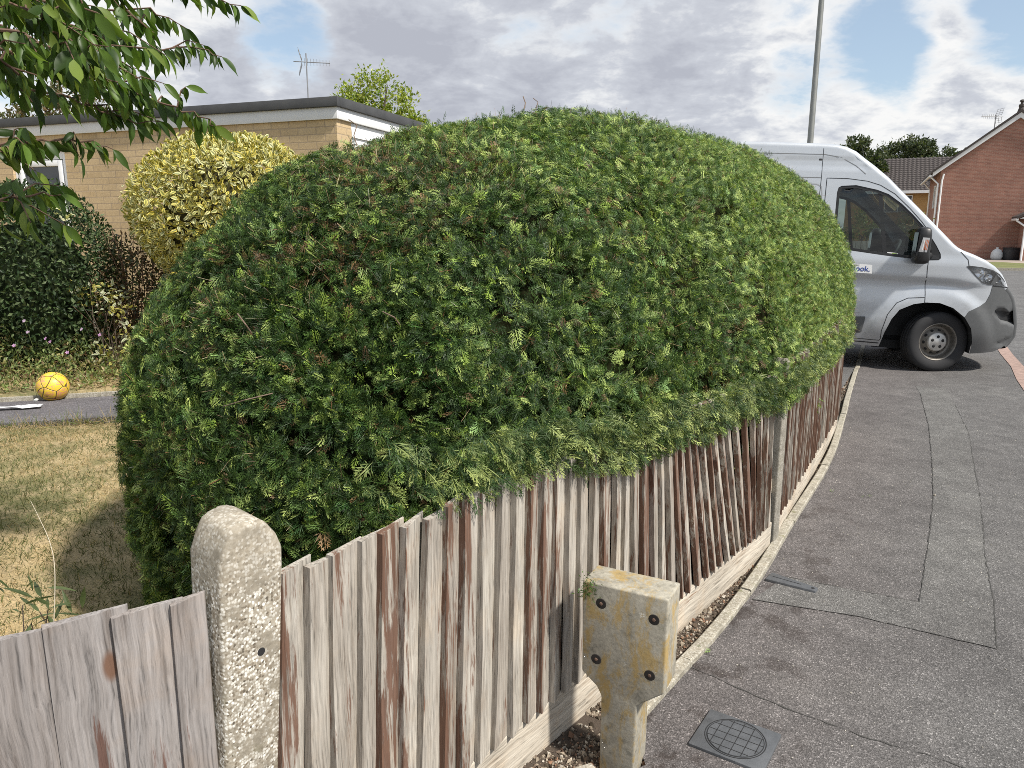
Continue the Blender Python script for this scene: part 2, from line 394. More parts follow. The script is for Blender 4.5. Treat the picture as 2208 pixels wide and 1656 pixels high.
def grid_sheet(name, a0, a1, na, es, zf, m, zoff=0):
    A = np.linspace(a0, a1, na); P = E0 + A[:, None, None] * EX + np.array(es)[None, :, None] * EY
    z = zf(P[..., 0], P[..., 1]) + zoff
    V = np.concatenate([P, z[..., None]], -1).reshape(-1, 3); ne = len(es)
    F = np.array([(i * ne + j, (i + 1) * ne + j, (i + 1) * ne + j + 1, i * ne + j + 1) for i in range(na - 1) for j in range(ne - 1)])
    return mesh_np(name, V, F, m, smooth=True)
lawn = grid_sheet('lawn', -14, 60, 150, [-.42, 0, .1, .15, .3, .5, .8, 1.2, 1.6, 2, 2.6, 3.2, 4, 5, 5.9, 6.2, 7, 9, 12, 18, 30, 60, 120], gz, LAWN); tag(lawn, kind='structure')
def sheet(name, pts, z, m, kind='structure'):
    me = bpy.data.meshes.new(name); me.from_pydata([(x, y, z) for x, y in pts], [], [tuple(range(len(pts)))]); me.materials.append(m)
    bm = bmesh.new(); bm.from_mesh(me); bmesh.ops.triangulate(bm, faces=bm.faces)
    for f in bm.faces:
        if f.normal.z < 0: f.normal_flip()
    bm.to_mesh(me); bm.free()
    o = link(bpy.data.objects.new(name, me)); tag(o, kind=kind); return o
EDGE = [(.40, 2.16), (.596, 2.425), (.855, 2.765), (1.19, 3.265), (1.575, 3.91), (2.305, 5.12), (2.87, 6.21), (3.434, 7.346), (3.81, 8.071), (4.806, 10.027), (6.4, 13.1)]
REDK = [(-.9, -4.2), (1.8, .82), (3.6, 4.2), (4.9, 6.62), (5.677, 8.071), (6.16, 8.9), (6.62, 9.80), (8.3, 12.9), (12, 19.5)]
ground = sheet('ground', [(-400, -300), (600, -300), (600, 700), (-400, 700)], -.06, LAWN)
road = sheet('road', [(6.2, 12.9)] + [(17.0, 33.6), (60, 27), (60, -60), (-60, -60), (-60, -6), (-2.2, -6)] + REDK[:7], -.004, ASPH_ROAD)
pavement = sheet('pavement', [(-3.2, -2.5), (-1.0, .55), (-.05, 1.62), (.29, 1.93), (.41, 2.0)] + EDGE + [(8.3, 12.9)] + REDK[6::-1], 0.0, ASPH)
drive = grid_sheet('driveway', 6.2, 12.5, 30, [.0, .15, .4, .8, 1.4, 2, 3, 4, 5, 6, 7, 8, 9.5], gz, ASPH_ROAD, .016); tag(drive, kind='structure')
# trench reinstatement in the pavement, with open joints round it
T_IN = [(4.30, 7.75), (4.139, 7.346), (3.5, 6.03), (2.973, 5.033), (2.59, 4.33), (2.272, 3.792), (1.935, 3.241), (1.80, 3.02), (1.49, 3.171), (1.30, 3.27)]
T_OUT = [(4.55, 7.62), (4.20, 6.85), (3.75, 5.9), (3.269, 5.033), (2.85, 4.28), (2.39, 3.497), (2.1, 2.97), (1.903, 2.645), (1.696, 2.765), (1.472, 2.896), (1.07, 3.045)]
trench = sheet('trench_patch', T_IN + T_OUT[::-1], .002, ASPH_PATCH)
def smooth_poly(pts, step, jit):
    out = []
    for a, b in zip(pts[:-1], pts[1:]):
        a = np.array(a); b = np.array(b); k = max(1, int(np.linalg.norm(b - a) / step))
        out += [a + (b - a) * i / k for i in range(k)]
    out.append(np.array(pts[-1])); out = np.array(out); out[1:-1] += rng.normal(0, jit, (len(out) - 2, 2)); return out
def strip(name, pts, width, z, m, jit=.004, step=.05, wj=.5):
    P = smooth_poly(pts, step, jit); d = np.gradient(P, axis=0); d = unit(d); n = np.stack([-d[:, 1], d[:, 0]], 1)
    w = width * (1 + wj * rng.uniform(-1, 1, len(P)))[:, None] / 2
    V = np.concatenate([np.c_[P + n * w, np.full(len(P), z)], np.c_[P - n * w, np.full(len(P), z)]]); k = len(P)
    F = np.array([(i + k, i + 1 + k, i + 1, i) for i in range(k - 1)]); o = mesh_np(name, V, F, m); tag(o, kind='structure'); return o
strip('pavement_joint', T_IN[1:], .0036, .0034, CRACK, .0022, .03, .95)
strip('pavement_joint', T_OUT[1:], .0036, .0034, CRACK, .0022, .03, .95)
strip('pavement_joint', [(.53, 2.42), (.672, 2.518), (.947, 2.269), (1.184, 2.104), (1.481, 1.93), (1.9, 1.7)], .004, .0018, CRACK, .003, .03, .95)
# edging kerb beside the fence, block by block
def spline(pts, k=8):
    p = [np.array(q, float) for q in pts]; p = [2 * p[0] - p[1]] + p + [2 * p[-1] - p[-2]]; out = []
    for i in range(1, len(p) - 2):
        for q in range(k):
            t = q / k; out.append(.5 * (2 * p[i] + (p[i + 1] - p[i - 1]) * t + (2 * p[i - 1] - 5 * p[i] + 4 * p[i + 1] - p[i + 2]) * t * t + (3 * p[i] - p[i - 1] - 3 * p[i + 1] + p[i + 2]) * t ** 3))
    return [tuple(q) for q in out] + [tuple(p[-2])]
mb = MB(); P = smooth_poly(spline(EDGE[:-1], 6), .12, 0); P = np.concatenate([P, [[5.4, 11.2]]])
nK = np.gradient(P, axis=0); nK = unit(nK); nK = np.stack([-nK[:, 1], nK[:, 0]], 1)
for k0 in range(0, len(P) - 1, 8):
    seg = range(k0, min(k0 + 9, len(P))); zt = .028 + random.uniform(-.003, .003); o_ = random.uniform(-.003, .003); V = []
    for j in seg:
        q = P[j] + (P[min(j + 1, len(P) - 1)] - P[j]) * (.03 if j == k0 else 0) - (P[j] - P[j - 1]) * (.03 if j == seg[-1] and j > 0 else 0)
        z_ = zt if q[1] < 7 else .010; w0, w1 = o_, .050 + o_; wob = random.uniform(-.0015, .0015)
        for w_, h_ in ((w0, -.06), (w0 + wob, z_ - .006), (w0 + .006 + wob, z_ + wob * .5), (w1 - .006, z_), (w1, z_ - .006), (w1, -.06)): V.append((q[0] + nK[j][0] * w_, q[1] + nK[j][1] * w_, h_))
    m_ = len(seg); mb.add(V, [(i * 6 + c, i * 6 + c + 1, (i + 1) * 6 + c + 1, (i + 1) * 6 + c) for i in range(m_ - 1) for c in range(5)] + [tuple(range(6)), tuple((m_ - 1) * 6 + c for c in range(6))])
tag(mb.build('kerb', KERB, None, 'sharp'), kind='structure')
mb = MB(); P = smooth_poly(REDK, .9, 0)
for i in range(len(P) - 1):
    a, b = Vector((*P[i], 0)), Vector((*P[i + 1], 0)); d = (b - a).normalized(); n = Vector((-d.y, d.x, 0))
    xf = Matrix(((d.x, n.x, 0, a.x), (d.y, n.y, 0, a.y), (0, 0, 1, 0), (0, 0, 0, 1))); mb.box(0, (b - a).length - .008, -.07, .07, -.05, .006, 0, xf)
tag(mb.build('flush_kerb', REDKERB), kind='structure')
# far side of the road
FK = np.array([17.0, 33.6]); FD = unit(np.array([.97, -.18])); FN = np.array([.18, .97])
def fp(a, b): q = FK + FD * a + FN * b; return (q[0], q[1])
mb = MB(); xf = Matrix(((FD[0], -FD[1] * 0 + FN[0], 0, FK[0]), (FD[1], FN[1], 0, FK[1]), (0, 0, 1, 0), (0, 0, 0, 1)))
mb.box(-30, 60, 0, .15, -.05, .11, 0, xf); tag(mb.build('far_kerb', KERB), kind='structure')
VERGE = plain('verge grass', (.14, .15, .045), .95, var=.5, scale=2, bump=.8)
sheet('far_verge', [fp(-30, .14), fp(9.3, .14), fp(7.6, 7.5), fp(-30, 7.5)], .10, VERGE)
sheet('far_pavement', [fp(9.3, .14), fp(60, .14), fp(60, 7.5), fp(7.6, 7.5)], .10, plain('pink paving', (.36, .29, .25), .9, var=.2, scale=3))
sheet('far_yard', [fp(-30, 7.5), fp(60, 7.5), fp(60, 40), fp(-30, 40)], .096, plain('yard paving', (.30, .25, .21), .9, var=.25, scale=2))
# garden path with its edging
PATH = [(-9, 3.05), (-3.414, 4.81), (-2.0, 5.25)]
def path_strip(name, p0, p1, w0, w1, z, m):
    d = unit(np.array(p1) - np.array(p0)); n = np.array([-d[1], d[0]]); mb = MB()
    mb.box(0, float(np.linalg.norm(np.array(p1) - np.array(p0))), w0, w1, z - .08, z, 0, Matrix(((d[0], n[0], 0, p0[0]), (d[1], n[1], 0, p0[1]), (0, 0, 1, 0), (0, 0, 0, 1))))
    tag(mb.build(name, m), kind='structure')
PZ = .352
path_strip('garden_path', (-9, 3.05), (-1.6, 5.37), .0, .74, PZ, asphalt('path asphalt', (1.0, .95, 1.0), 1.5, False))
path_strip('path_edging', (-9, 3.05), (-1.6, 5.37), .745, .785, PZ + .03, KERB)

# ------------------------------------------------------------------ fence
F0 = np.array([-.463, 1.4245]); F1 = np.array([1.336, 3.63]); F2 = np.array([2.68, 5.98])
def fence_bay(name, label, p0, p1, m, lean=None, top=.93, board=.0705, gap0=.075, gap1=.06, height_wob=.008, paint=(.2, 1.0), tone=(.2, .9), flat=False, flip=False):
    p0 = np.array(p0); p1 = np.array(p1); L = float(np.linalg.norm(p1 - p0)); d = (p1 - p0) / L
    t = thing(name, label, 'fence', (p0[0], p0[1], 0), (0, 0, math.atan2(d[1], d[0])), None)
    # local frame: x along the bay, y into the garden, so the road side is -y
    mb = MB(); u = gap0; i = 0
    while u < L - gap1 - .02:
        w = min(board * random.uniform(.84, 1.16), L - gap1 - u); full = w + .026
        if u + full > L - gap1 + .012: full = L - gap1 + .012 - u
        k = (u - gap0) / L
        z0 = .148 - random.uniform(0, .006); z1 = top + random.uniform(-height_wob, height_wob)
        le = (lean(k) if lean else 0) + random.uniform(-.010, .010)     # sideways lean, metres over the height
        tw = random.uniform(-.007, .007); warp = random.uniform(-.006, .006); ph = random.uniform(0, 6); c = (random.random(), random.uniform(*paint) ** 1.5, random.uniform(*tone))
        edge = random.uniform(-.0035, .0035); out = random.uniform(-.002, .003)
        NS = 9; V = []; top_slope = random.uniform(-.006, .006)
        for s_ in range(NS + 1):
            f = s_ / NS
            cx = u - le * (f - .25) + warp * math.sin(f * 3 + ph); tq = tw * (f - .5) + .0016 * math.sin(f * 9 + ph)
            z = z0 + (z1 - z0) * f
            zt = [z + (top_slope * f if q else 0) for q in (0, 1)]
            y0 = (-.041 if not flat else -.024) - out + tq; y1 = -.012 - out * .5 - tq
            if not flip:
                pts = ((cx, y0 + .022, zt[0]), (cx + .0015, y0 + .001, zt[0]), (cx + .004, y0, zt[0]), (cx + full - .002, y1, zt[1]), (cx + full, y1 + .003, zt[1]), (cx + full, y1 + .007, zt[1]))
            else:
                pts = ((cx, y1 + .007, zt[0]), (cx, y1 + .003, zt[0]), (cx + .002, y1, zt[0]), (cx + full - .004, y0, zt[1]), (cx + full - .0015, y0 + .001, zt[1]), (cx + full, y0 + .017, zt[1]))
            V += pts
        K = 6
        F = [(s_ * K + q, s_ * K + (q + 1) % K, (s_ + 1) * K + (q + 1) % K, (s_ + 1) * K + q) for s_ in range(NS) for q in range(K)]
        F += [tuple(range(K))[::-1], tuple(NS * K + q for q in range(K))]
        nb_ = len(mb.C); mb.add(V, F, 0, c); u += w; i += 1
        eg = random.uniform(.15, .6) if not flat else .1
        for s_ in range(NS + 1):
            for q in ((0, 1, 2) if not flip else (3, 4, 5)): mb.C[nb_ + s_ * 6 + q] = (c[0], min(1, c[1] + eg), c[2] * random.uniform(.3, 1.0))
    mb.build('board_panel', m, t, 'sharp', col=True)
    g = MB(); NS = 14; V = []
    for s_ in range(NS + 1):
        f = s_ / NS; x = .03 + (L - .06) * f; wv = .003 * math.sin(f * 7)
        V += [(x, -.022 + wv, -.05), (x, -.024 + wv, .142), (x, -.020 + wv, .147 + .002 * math.sin(f * 23)), (x, .004, .147), (x, .004, -.05)]
    F = [(s_ * 5 + q, s_ * 5 + (q + 1) % 5, (s_ + 1) * 5 + (q + 1) % 5, (s_ + 1) * 5 + q) for s_ in range(NS) for q in range(5)] + [tuple(range(5)), tuple(NS * 5 + q for q in range(5))[::-1]]
    g.add(V, F, 0, (random.random(), .35, .75)); g.build('gravel_board', GRAVELB, t, 'sharp', col=True)
    for z in (.33, .78):
        r = MB(); r.add([(-.0, .0, z - .038), (-.0, .0, z + .038), (-.0, .055, z), (L, .0, z - .038), (L, .0, z + .038), (L, .055, z)], [(0, 1, 2), (5, 4, 3), (0, 3, 4, 1), (1, 4, 5, 2), (2, 5, 3, 0)], 0, (random.random(), .0, .8))
        r.build('arris_rail', GRAVELB, t, col=True)
    return t
def lean_mid(k):
    return float(np.interp(k, [0, .22, .45], [-.055, -.03, .02])) + .26 * math.exp(-((k - .80) / .19) ** 2) * (1 - max(0, (k - .88) / .12))
fence_bay('fence_panel', 'long bay of weathered vertical boards with peeling brown paint beneath the hedge', F0, F1, WOOD, lean_mid, paint=(.0, .95), gap0=-.078)
fence_bay('fence_panel', 'far bay of faded reddish boards between two concrete posts near the van', F1 + (F2 - F1) * .012, F2, WOOD, None, top=.95, paint=(.3, .8), tone=(.4, 1), gap0=.07, gap1=.05)
PLF = np.array([-.585, 1.296]); PLE = PLF + np.array([-.847, -.531]) * 2.4
fence_bay('fence_panel', 'short silver grey board panel left of the near concrete post', PLE, PLF, WOODL, None, top=.94, board=.098, gap0=.03, gap1=.006, paint=(.3, 1.0), tone=(.35, .6), height_wob=.006, flat=True)

def post(name, label, x, y, ang, w, d, h, m, lean=(0, 0)):
    t = thing(name, label, 'fence post', (x, y, 0), (lean[0], lean[1], ang))
    mb = MB(); a, b = w / 2, d / 2
    poly = [(-a, -.2), (a, -.2), (a, h - .075), (a - .012, h - .045), (a * .35, h - .006), (-a * .1, h), (-a * .62, h - .012), (-a + .012, h - .042), (-a, h - .075)]
    mb.prism(poly, -b, b); o = mb.build('shaft', m, t, 'all', bevel=.014, seg=4)
    bm = bmesh.new(); bm.from_mesh(o.data); bmesh.ops.triangulate(bm, faces=[f for f in bm.faces if len(f.verts) > 4])
    for v in bm.verts: v.co += v.normal * random.uniform(-.0012, .0012)
    bm.to_mesh(o.data); bm.free()
    h_ = MB(); h_.lathe([(.0, -b - .0015), (.008, -b - .0016), (.0095, -b + .004)], 12, 0, 'y', (.012, 0, h - .28)); h_.build('bolt_hole', IRON_D, t)
    return t
AB = math.atan2(F1[1] - F0[1], F1[0] - F0[0])
post('concrete_post', 'tall near concrete post with rounded top and exposed pebbles', -.586, 1.357, AB, .135, .12, 1.072, POSTM, (R(1.8), R(1.9)))
post('concrete_post', 'slim concrete post between the two painted fence bays', 1.341, 3.672, AB + .06, .085, .10, .99, FARPOST)
post('concrete_post', 'end concrete post of the fence closest to the van', 2.675, 6.04, AB + .12, .09, .10, 1.0, FARPOST)

# concrete marker without its plate
t = thing('marker_post', 'stubby lichened concrete marker with wide head and four bolt holes', 'marker post', (.316, 1.975, 0), (0, 0, R(-28)))
poly = [(-.055, -.15), (.052, -.15), (.056, .235), (.075, .252), (.136, .30), (.138, .595), (-.122, .595), (-.119, .30), (-.07, .262), (-.055, .235)]
mb = MB(); mb.prism(poly, 0.0, .122); o = mb.build('body', TPOSTM, t, 'all', bevel=.006, seg=3)
for x, z in ((-.062, .535), (.098, .525), (-.073, .352), (.092, .348)):
    b_ = MB(); b_.lathe([(.0165, .0), (.0150, -.0012), (.0, -.0014)], 18, 0, 'y', (x, 0, z)); hole = b_.build('bolt_hole', plain('rusty hole', (.022, .018, .016), .9, var=.4, scale=90), t, True)
    b_ = MB(); b_.lathe([(.0, -.0035), (.004, -.003), (.0058, -.0016), (.0058, .004)], 6, 0, 'y', (x, 0, z)); b_.build('bolt', plain('rust', (.14, .085, .06), .85, var=.4, scale=90), hole)
pos = np.array([-.105, -.004, .575]) + rng.normal(0, 1, (150, 3)) * [.016, .004, .022]; 
d = unit(rng.normal(0, 1, (150, 3)) + [0, -.6, .4])
quad = (np.array([[0, 0, 0], [.5, .5, 0], [0, 1, 0], [-.5, .5, 0]], float), np.array([[0, 1, 2, 3]]), np.array([0, .5, 1, .5]))
o = scatter('moss_tuft', [quad], np.zeros(150, int), pos, frames(d, rng.normal(0, 1, (150, 3))), np.c_[np.full(150, .003), rng.uniform(.008, .02, 150), np.full(150, .003)], np.array([.07, .13, .03]) * rng.uniform(.6, 1.5, (150, 1)), LEAF, t)

# loose stone at its foot, rubble
def rock(bmb, p, s, m=0, c=(1, 1, 1)):
    V = []; F = [(0, 1, 2), (0, 2, 3), (0, 3, 4), (0, 4, 1), (5, 2, 1), (5, 3, 2), (5, 4, 3), (5, 1, 4)]
    a0 = random.uniform(0, 6)
    V.append((p[0], p[1], p[2] + s[2] * random.uniform(.8, 1.1)))
    for k in range(4):
        a = a0 + k * 1.57 + random.uniform(-.4, .4); V.append((p[0] + s[0] * math.cos(a) * random.uniform(.8, 1.2), p[1] + s[1] * math.sin(a) * random.uniform(.8, 1.2), p[2] + random.uniform(-.3, .5) * s[2]))
    V.append((p[0], p[1], p[2] - s[2])); bmb.add(V, F, m, c)
mb = MB(); mb.add([(-.05, -.035, -.02), (.055, -.04, -.02), (.06, .03, -.02), (-.045, .04, -.02), (-.035, -.022, .045), (.03, -.026, .05), (.036, .02, .046), (-.03, .026, .048)], [(0, 3, 2, 1), (4, 5, 6, 7), (0, 1, 5, 4), (1, 2, 6, 5), (2, 3, 7, 6), (3, 0, 4, 7)])
o = mb.build('broken_stone', STONE, None, 'sharp', bevel=.006); o.location = (.215, 1.92, 0); o.rotation_euler = (0, 0, .5)
tag(o, 'pale lump of broken masonry at the foot of the concrete marker', 'stone')
# gravel and soil between fence and edging
GRAV = leafmat('gravel', 0, .9, .2)
n = 7500
tt = rng.random(n) ** 1.3; k = tt * (len(EDGE) - 3); i = k.astype(int); E_ = np.array(EDGE); pe = E_[i] + (E_[i + 1] - E_[i]) * (k - i)[:, None]
extra = rng.random(n) < .45
pe[extra] = np.c_[rng.uniform(-.25, .42, extra.sum()), np.zeros(extra.sum())]; pe[extra, 1] = 2.05 + (pe[extra, 0] - .42) * .95 + rng.uniform(-.05, .06, extra.sum())
nn = np.array([-.80, .60]); lat = np.where(extra, rng.uniform(-.05, .22, n), .050 + rng.random(n) * np.where(tt < .2, .13, .10))
P2 = pe + nn * lat[:, None]; sz = rng.uniform(.003, .009, n) * rng.choice([.7, 1, 1.5], n, p=[.5, .4, .1])
oc = np.array([[1, 0, 0], [0, 1, 0], [-1, 0, 0], [0, -1, 0], [0, 0, 1], [0, 0, -1]], float)
oct_t = [(oc * rng.uniform(.75, 1.25, (6, 1)) + rng.normal(0, .12, (6, 3)), np.array([[0, 1, 4], [1, 2, 4], [2, 3, 4], [3, 0, 4], [1, 0, 5], [2, 1, 5], [3, 2, 5], [0, 3, 5]]), np.zeros(6)) for _ in range(5)]
cols = np.array([[.30, .25, .19], [.16, .12, .09], [.42, .38, .32], [.24, .14, .09], [.07, .055, .04]])[rng.choice(5, n, p=[.3, .25, .15, .1, .2])] * rng.uniform(.7, 1.2, (n, 1))
o = scatter('gravel', oct_t, rng.integers(0, 5, n), np.c_[P2, np.maximum(gz(P2[:, 0], P2[:, 1]), -.018) + sz * .3], frames(rng.normal(0, 1, (n, 3)), rng.normal(0, 1, (n, 3))), sz[:, None] * rng.uniform(.6, 1.3, (n, 3)), cols, GRAV); tag(o, kind='stuff')

# access cover
t = thing('access_cover', 'square grey cover with round chequered lid set in the pavement', 'manhole cover', (.717, 2.108, .001), (0, 0, math.atan2(-.56, .83)))
mb = MB(); mb.box(-.118, .118, -.105, .105, -.02, .009); mb.build('frame', IRON, t, 'sharp', bevel=.003)
mb = MB(); mb.lathe([(.096, .0092), (.096, .0102), (.0935, .0102), (.0935, .0092)], 48, 0, 'z'); mb.lathe([(.0895, .0092), (.0895, .0102), (.0875, .0102), (.0875, .0092)], 48, 0, 'z'); mb.build('lid_groove', IRON_D, t)
lid = MB(); lid.lathe([(.0, .011), (.0865, .011), (.0868, .009)], 48, 0, 'z'); lo = lid.build('lid', IRON, t, 'sharp')
gr = MB(); s_ = .034
for q in range(-3, 4):
    for ax in (0, 1):
        c_ = q * s_ + .006; half = math.sqrt(max(.0855 ** 2 - c_ ** 2, 0))
        if half < .02: continue
        bx = (c_ - .0011, c_ + .0011, -half, half) if ax == 0 else (-half, half, c_ - .0011, c_ + .0011)
        gr.box(*bx, .0108, .0117 + ax * .0002)
gr.build('chequer_groove', IRON_D, lo)
# stop-tap box
t = thing('stopcock_box', 'small tapered grey tap cover lying by the kerb edging', 'tap cover', (1.215, 3.262, .002), (0, 0, math.atan2(-.13, .16)))
mb = MB(); mb.add([(0, -.047, -.02), (.225, -.026, -.02), (.225, .020, -.02), (0, .047, -.02), (0, -.044, .011), (.222, -.024, .011), (.222, .018, .011), (0, .044, .011)], [(0, 3, 2, 1), (4, 5, 6, 7), (0, 1, 5, 4), (1, 2, 6, 5), (2, 3, 7, 6), (3, 0, 4, 7)])
mb.build('lid', IRON, t, 'sharp', bevel=.004); mb = MB(); mb.lathe([(.0, .0125), (.007, .0125), (.008, .0112)], 16, 0, 'z', (.205, -.003, 0)); mb.box(.02, .15, -.0015, .0015, .0112, .0122); mb.build('lid_groove', IRON_D, t)

# ------------------------------------------------------------------ the clipped conifer hedge
def frond(nb, sub, seed, droop=.25, wd=.021):
    """a flat scale-leaf spray along +Y, one unit long"""
    r = random.Random(seed); V = []; F = []; Wt = []
    def blade(p, a, l, w, zb, wt):
        dx_, dy_ = math.sin(a), math.cos(a); nx, ny = dy_, -dx_; tz = r.uniform(-.09, .13) * l * 1.6
        b = len(V)
        for (al, s_) in ((0, 0.35), (.55, 1.0), (1, .1), (.55, -1.0)):
            x = p[0] + dx_ * l * al + nx * w * s_; y = p[1] + dy_ * l * al + ny * w * s_
            V.append((x, y, zb + r.uniform(-.02, .02) + al * tz - droop * (x * x * .8 + y * y * .35))); Wt.append(min(1, wt * .5 + .5 * al * wt + .1 * al))
        F.append((b, b + 1, b + 2, b + 3))
    blade((0, 0), 0, 1.0, .024, 0, .7)
    for i in range(nb):
        f = .1 + .84 * i / nb; side = 1 if i % 2 else -1
        l = (.52 * (1 - f) ** .75 + .09) * r.uniform(.8, 1.15); a = side * R(r.uniform(36, 52)); z = r.uniform(-.03, .03)
        blade((0, f), a, l, wd, z, f)
        if sub:
            for q in range(sub):
                g = (.3 + .5 * q / sub) * l; p = (math.sin(a) * g, f + math.cos(a) * g)
                blade(p, a - side * R(r.uniform(30, 45)), l * (.55 - .2 * q / sub), wd * .9, z, f)
                if q == 0: blade(p, a + side * R(r.uniform(30, 42)), l * .42, wd * .9, z, f)
    return (np.array(V), np.array(F), np.array(Wt))
FR0 = [frond(9, 1, k) for k in range(6)]
FR1 = [frond(8, 1, 20 + k, .25, .023) for k in range(4)]
FR2 = [frond(7, 0, 40 + k, .25, .032) for k in range(4)]
l1 = np.linalg.norm(F1 - F0); l2 = np.linalg.norm(F2 - F1); d1 = (F1 - F0) / l1; d2 = (F2 - F1) / l2
HP = dict(off=1.1, s0=.251, s1=6.8, W=1.18, H=2.13, H2=2.36, n0=2.84, n1=6.0, pw=2.13, bul=.34)
def hedge_point(tq, q):
    """tq in -1..1 along the hedge, q in 0..1 round it from the road side base over the top to the garden side base"""
    p = HP; th = np.sin(tq * np.pi / 2); s = p['s0'] + (p['s1'] - p['s0']) * (th + 1) / 2
    A = np.where((s < l1)[:, None], F0 + s[:, None] * d1, F1 + (s - l1)[:, None] * d2)
    k = 1 / (1 + np.exp(-(s - l1) / .35)); d = (1 - k)[:, None] * d1 + k[:, None] * d2; d = unit(d); n = np.stack([-d[:, 1], d[:, 0]], 1)
    ne = np.where(th < 0, p['n0'], p['n1']); e = np.maximum(1 - np.abs(th) ** ne, 0) ** (1 / ne)
    hh = p['H'] + (p['H2'] - p['H']) * (th + 1) / 2; zt = .75 + (hh - .75) * e; w = p['W'] * e
    lo = .22; up = (q > lo) & (q < 1 - lo)
    ph = np.clip((q - lo) / (1 - 2 * lo), 0, 1) * np.pi; c, sn = np.cos(ph), np.sin(ph)
    lat = np.sign(c) * np.abs(c) ** (2 / p['pw']); z = .75 + (zt - .75) * np.abs(sn) ** (2 / p['pw'])
    zl = .75 * np.where(q < .5, q, 1 - q) / lo
    fl = 1 - p['bul'] * (1 - zl / .75) ** 1.3
    lat = np.where(up, lat, np.where(q < .5, fl, -fl)); z = np.where(up, z, zl)
    kk = np.clip((s - .25) / 1.3, 0, 1) * np.clip((6.6 - s) / .8, 0, 1); wr = w + kk * np.maximum(p['off'] + .06 - w, 0)
    la = lat * np.where(lat > 0, wr, w)
    road = la > 0
    zc = np.interp(s, [.3, .7, 1.2, 2.2, 4.5], [.96, .89, .835, .765, .72])
    la = np.where(road & (z < zc), np.minimum(la, p['off'] - .05 - .3 * np.maximum(zc - .05 - z, 0)), la)
    x = A[:, 0] + n[:, 0] * (p['off'] - la); y = A[:, 1] + n[:, 1] * (p['off'] - la)
    return np.stack([x, y, z], 1)
def lumps(Pt):
    x, y, z = Pt[:, 0], Pt[:, 1], Pt[:, 2]
    return (.018 * np.sin(3.1 * x + 1.3 * np.sin(2.3 * z + y)) * np.cos(2.7 * y + z) + .018 * np.sin(7.3 * x + 5.1 * z + 1.1) * np.sin(6.1 * y - 3.7 * z) + .013 * np.sin(14 * x - 9 * z) * np.sin(13 * y + 11 * z))
def hedge_normal(tq, q, h=1e-3):
    a = hedge_point(np.clip(tq + h, -.9999, .9999), q) - hedge_point(np.clip(tq - h, -.9999, .9999), q); b = hedge_point(tq, np.clip(q + h, 0, 1)) - hedge_point(tq, np.clip(q - h, 0, 1))
    n = np.cross(a, b); return unit(n)
hedge = thing('conifer_hedge', 'huge rounded clipped conifer hedge bulging over the board fence', 'hedge', (0, 0, 0))
# inner mass of bare branches
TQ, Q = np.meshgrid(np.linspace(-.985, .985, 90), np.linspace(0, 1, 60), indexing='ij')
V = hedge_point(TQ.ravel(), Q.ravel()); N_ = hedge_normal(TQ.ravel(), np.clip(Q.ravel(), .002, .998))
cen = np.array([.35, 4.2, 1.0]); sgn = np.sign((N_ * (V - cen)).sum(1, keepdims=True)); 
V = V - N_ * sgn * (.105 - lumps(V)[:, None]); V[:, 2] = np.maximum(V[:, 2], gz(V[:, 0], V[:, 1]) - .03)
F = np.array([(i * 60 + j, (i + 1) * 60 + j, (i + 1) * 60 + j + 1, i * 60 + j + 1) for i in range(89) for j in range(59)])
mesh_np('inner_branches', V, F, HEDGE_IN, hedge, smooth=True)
# sample the surface evenly
NS = 700000
tq = rng.uniform(-.995, .995, NS); q = rng.uniform(0.0, 1, NS)
h = 2e-3
a = (hedge_point(np.clip(tq + h, -.999, .999), q) - hedge_point(np.clip(tq - h, -.999, .999), q)); b = (hedge_point(tq, np.clip(q + h, 0, 1)) - hedge_point(tq, np.clip(q - h, 0, 1)))
area = np.linalg.norm(np.cross(a, b), axis=1)
Pt = hedge_point(tq, q); nn = hedge_normal(tq, q); nn *= np.sign((nn * (Pt - cen)).sum(1, keepdims=True))
dist = np.linalg.norm(Pt - [0, 0, 1.6], axis=1)
facing = (nn * (np.array([0, 0, 1.6]) - Pt)).sum(1) / dist
dens = np.where(facing > -.35, 1.0, .15) * np.clip(3.0 / dist, .55, 1.5) * np.where((Pt[:, 2] < .62) & (facing > 0) & (tq > -.55), .12, 1)
hol = np.sin(11 * Pt[:, 0] + 5 * np.sin(6 * Pt[:, 2])) * np.cos(10 * Pt[:, 1] - 8 * Pt[:, 2]) + .7 * np.sin(23 * Pt[:, 2] + 19 * Pt[:, 0] + 1) * np.cos(21 * Pt[:, 1] + 6 * Pt[:, 0])
dens = dens * np.clip(.72 + .9 * hol, .07, 1.5)
prob = area * dens; prob /= prob.sum()
NF = 185000
idx = rng.choice(NS, NF, p=prob, replace=False)
Pt, nn, dist, tqs = Pt[idx], nn[idx], dist[idx], tq[idx]
Pt = Pt + nn * lumps(Pt)[:, None]
tan = unit(np.cross(nn, rng.normal(0, 1, (NF, 3))))
up = np.array([0, 0, 1.0])
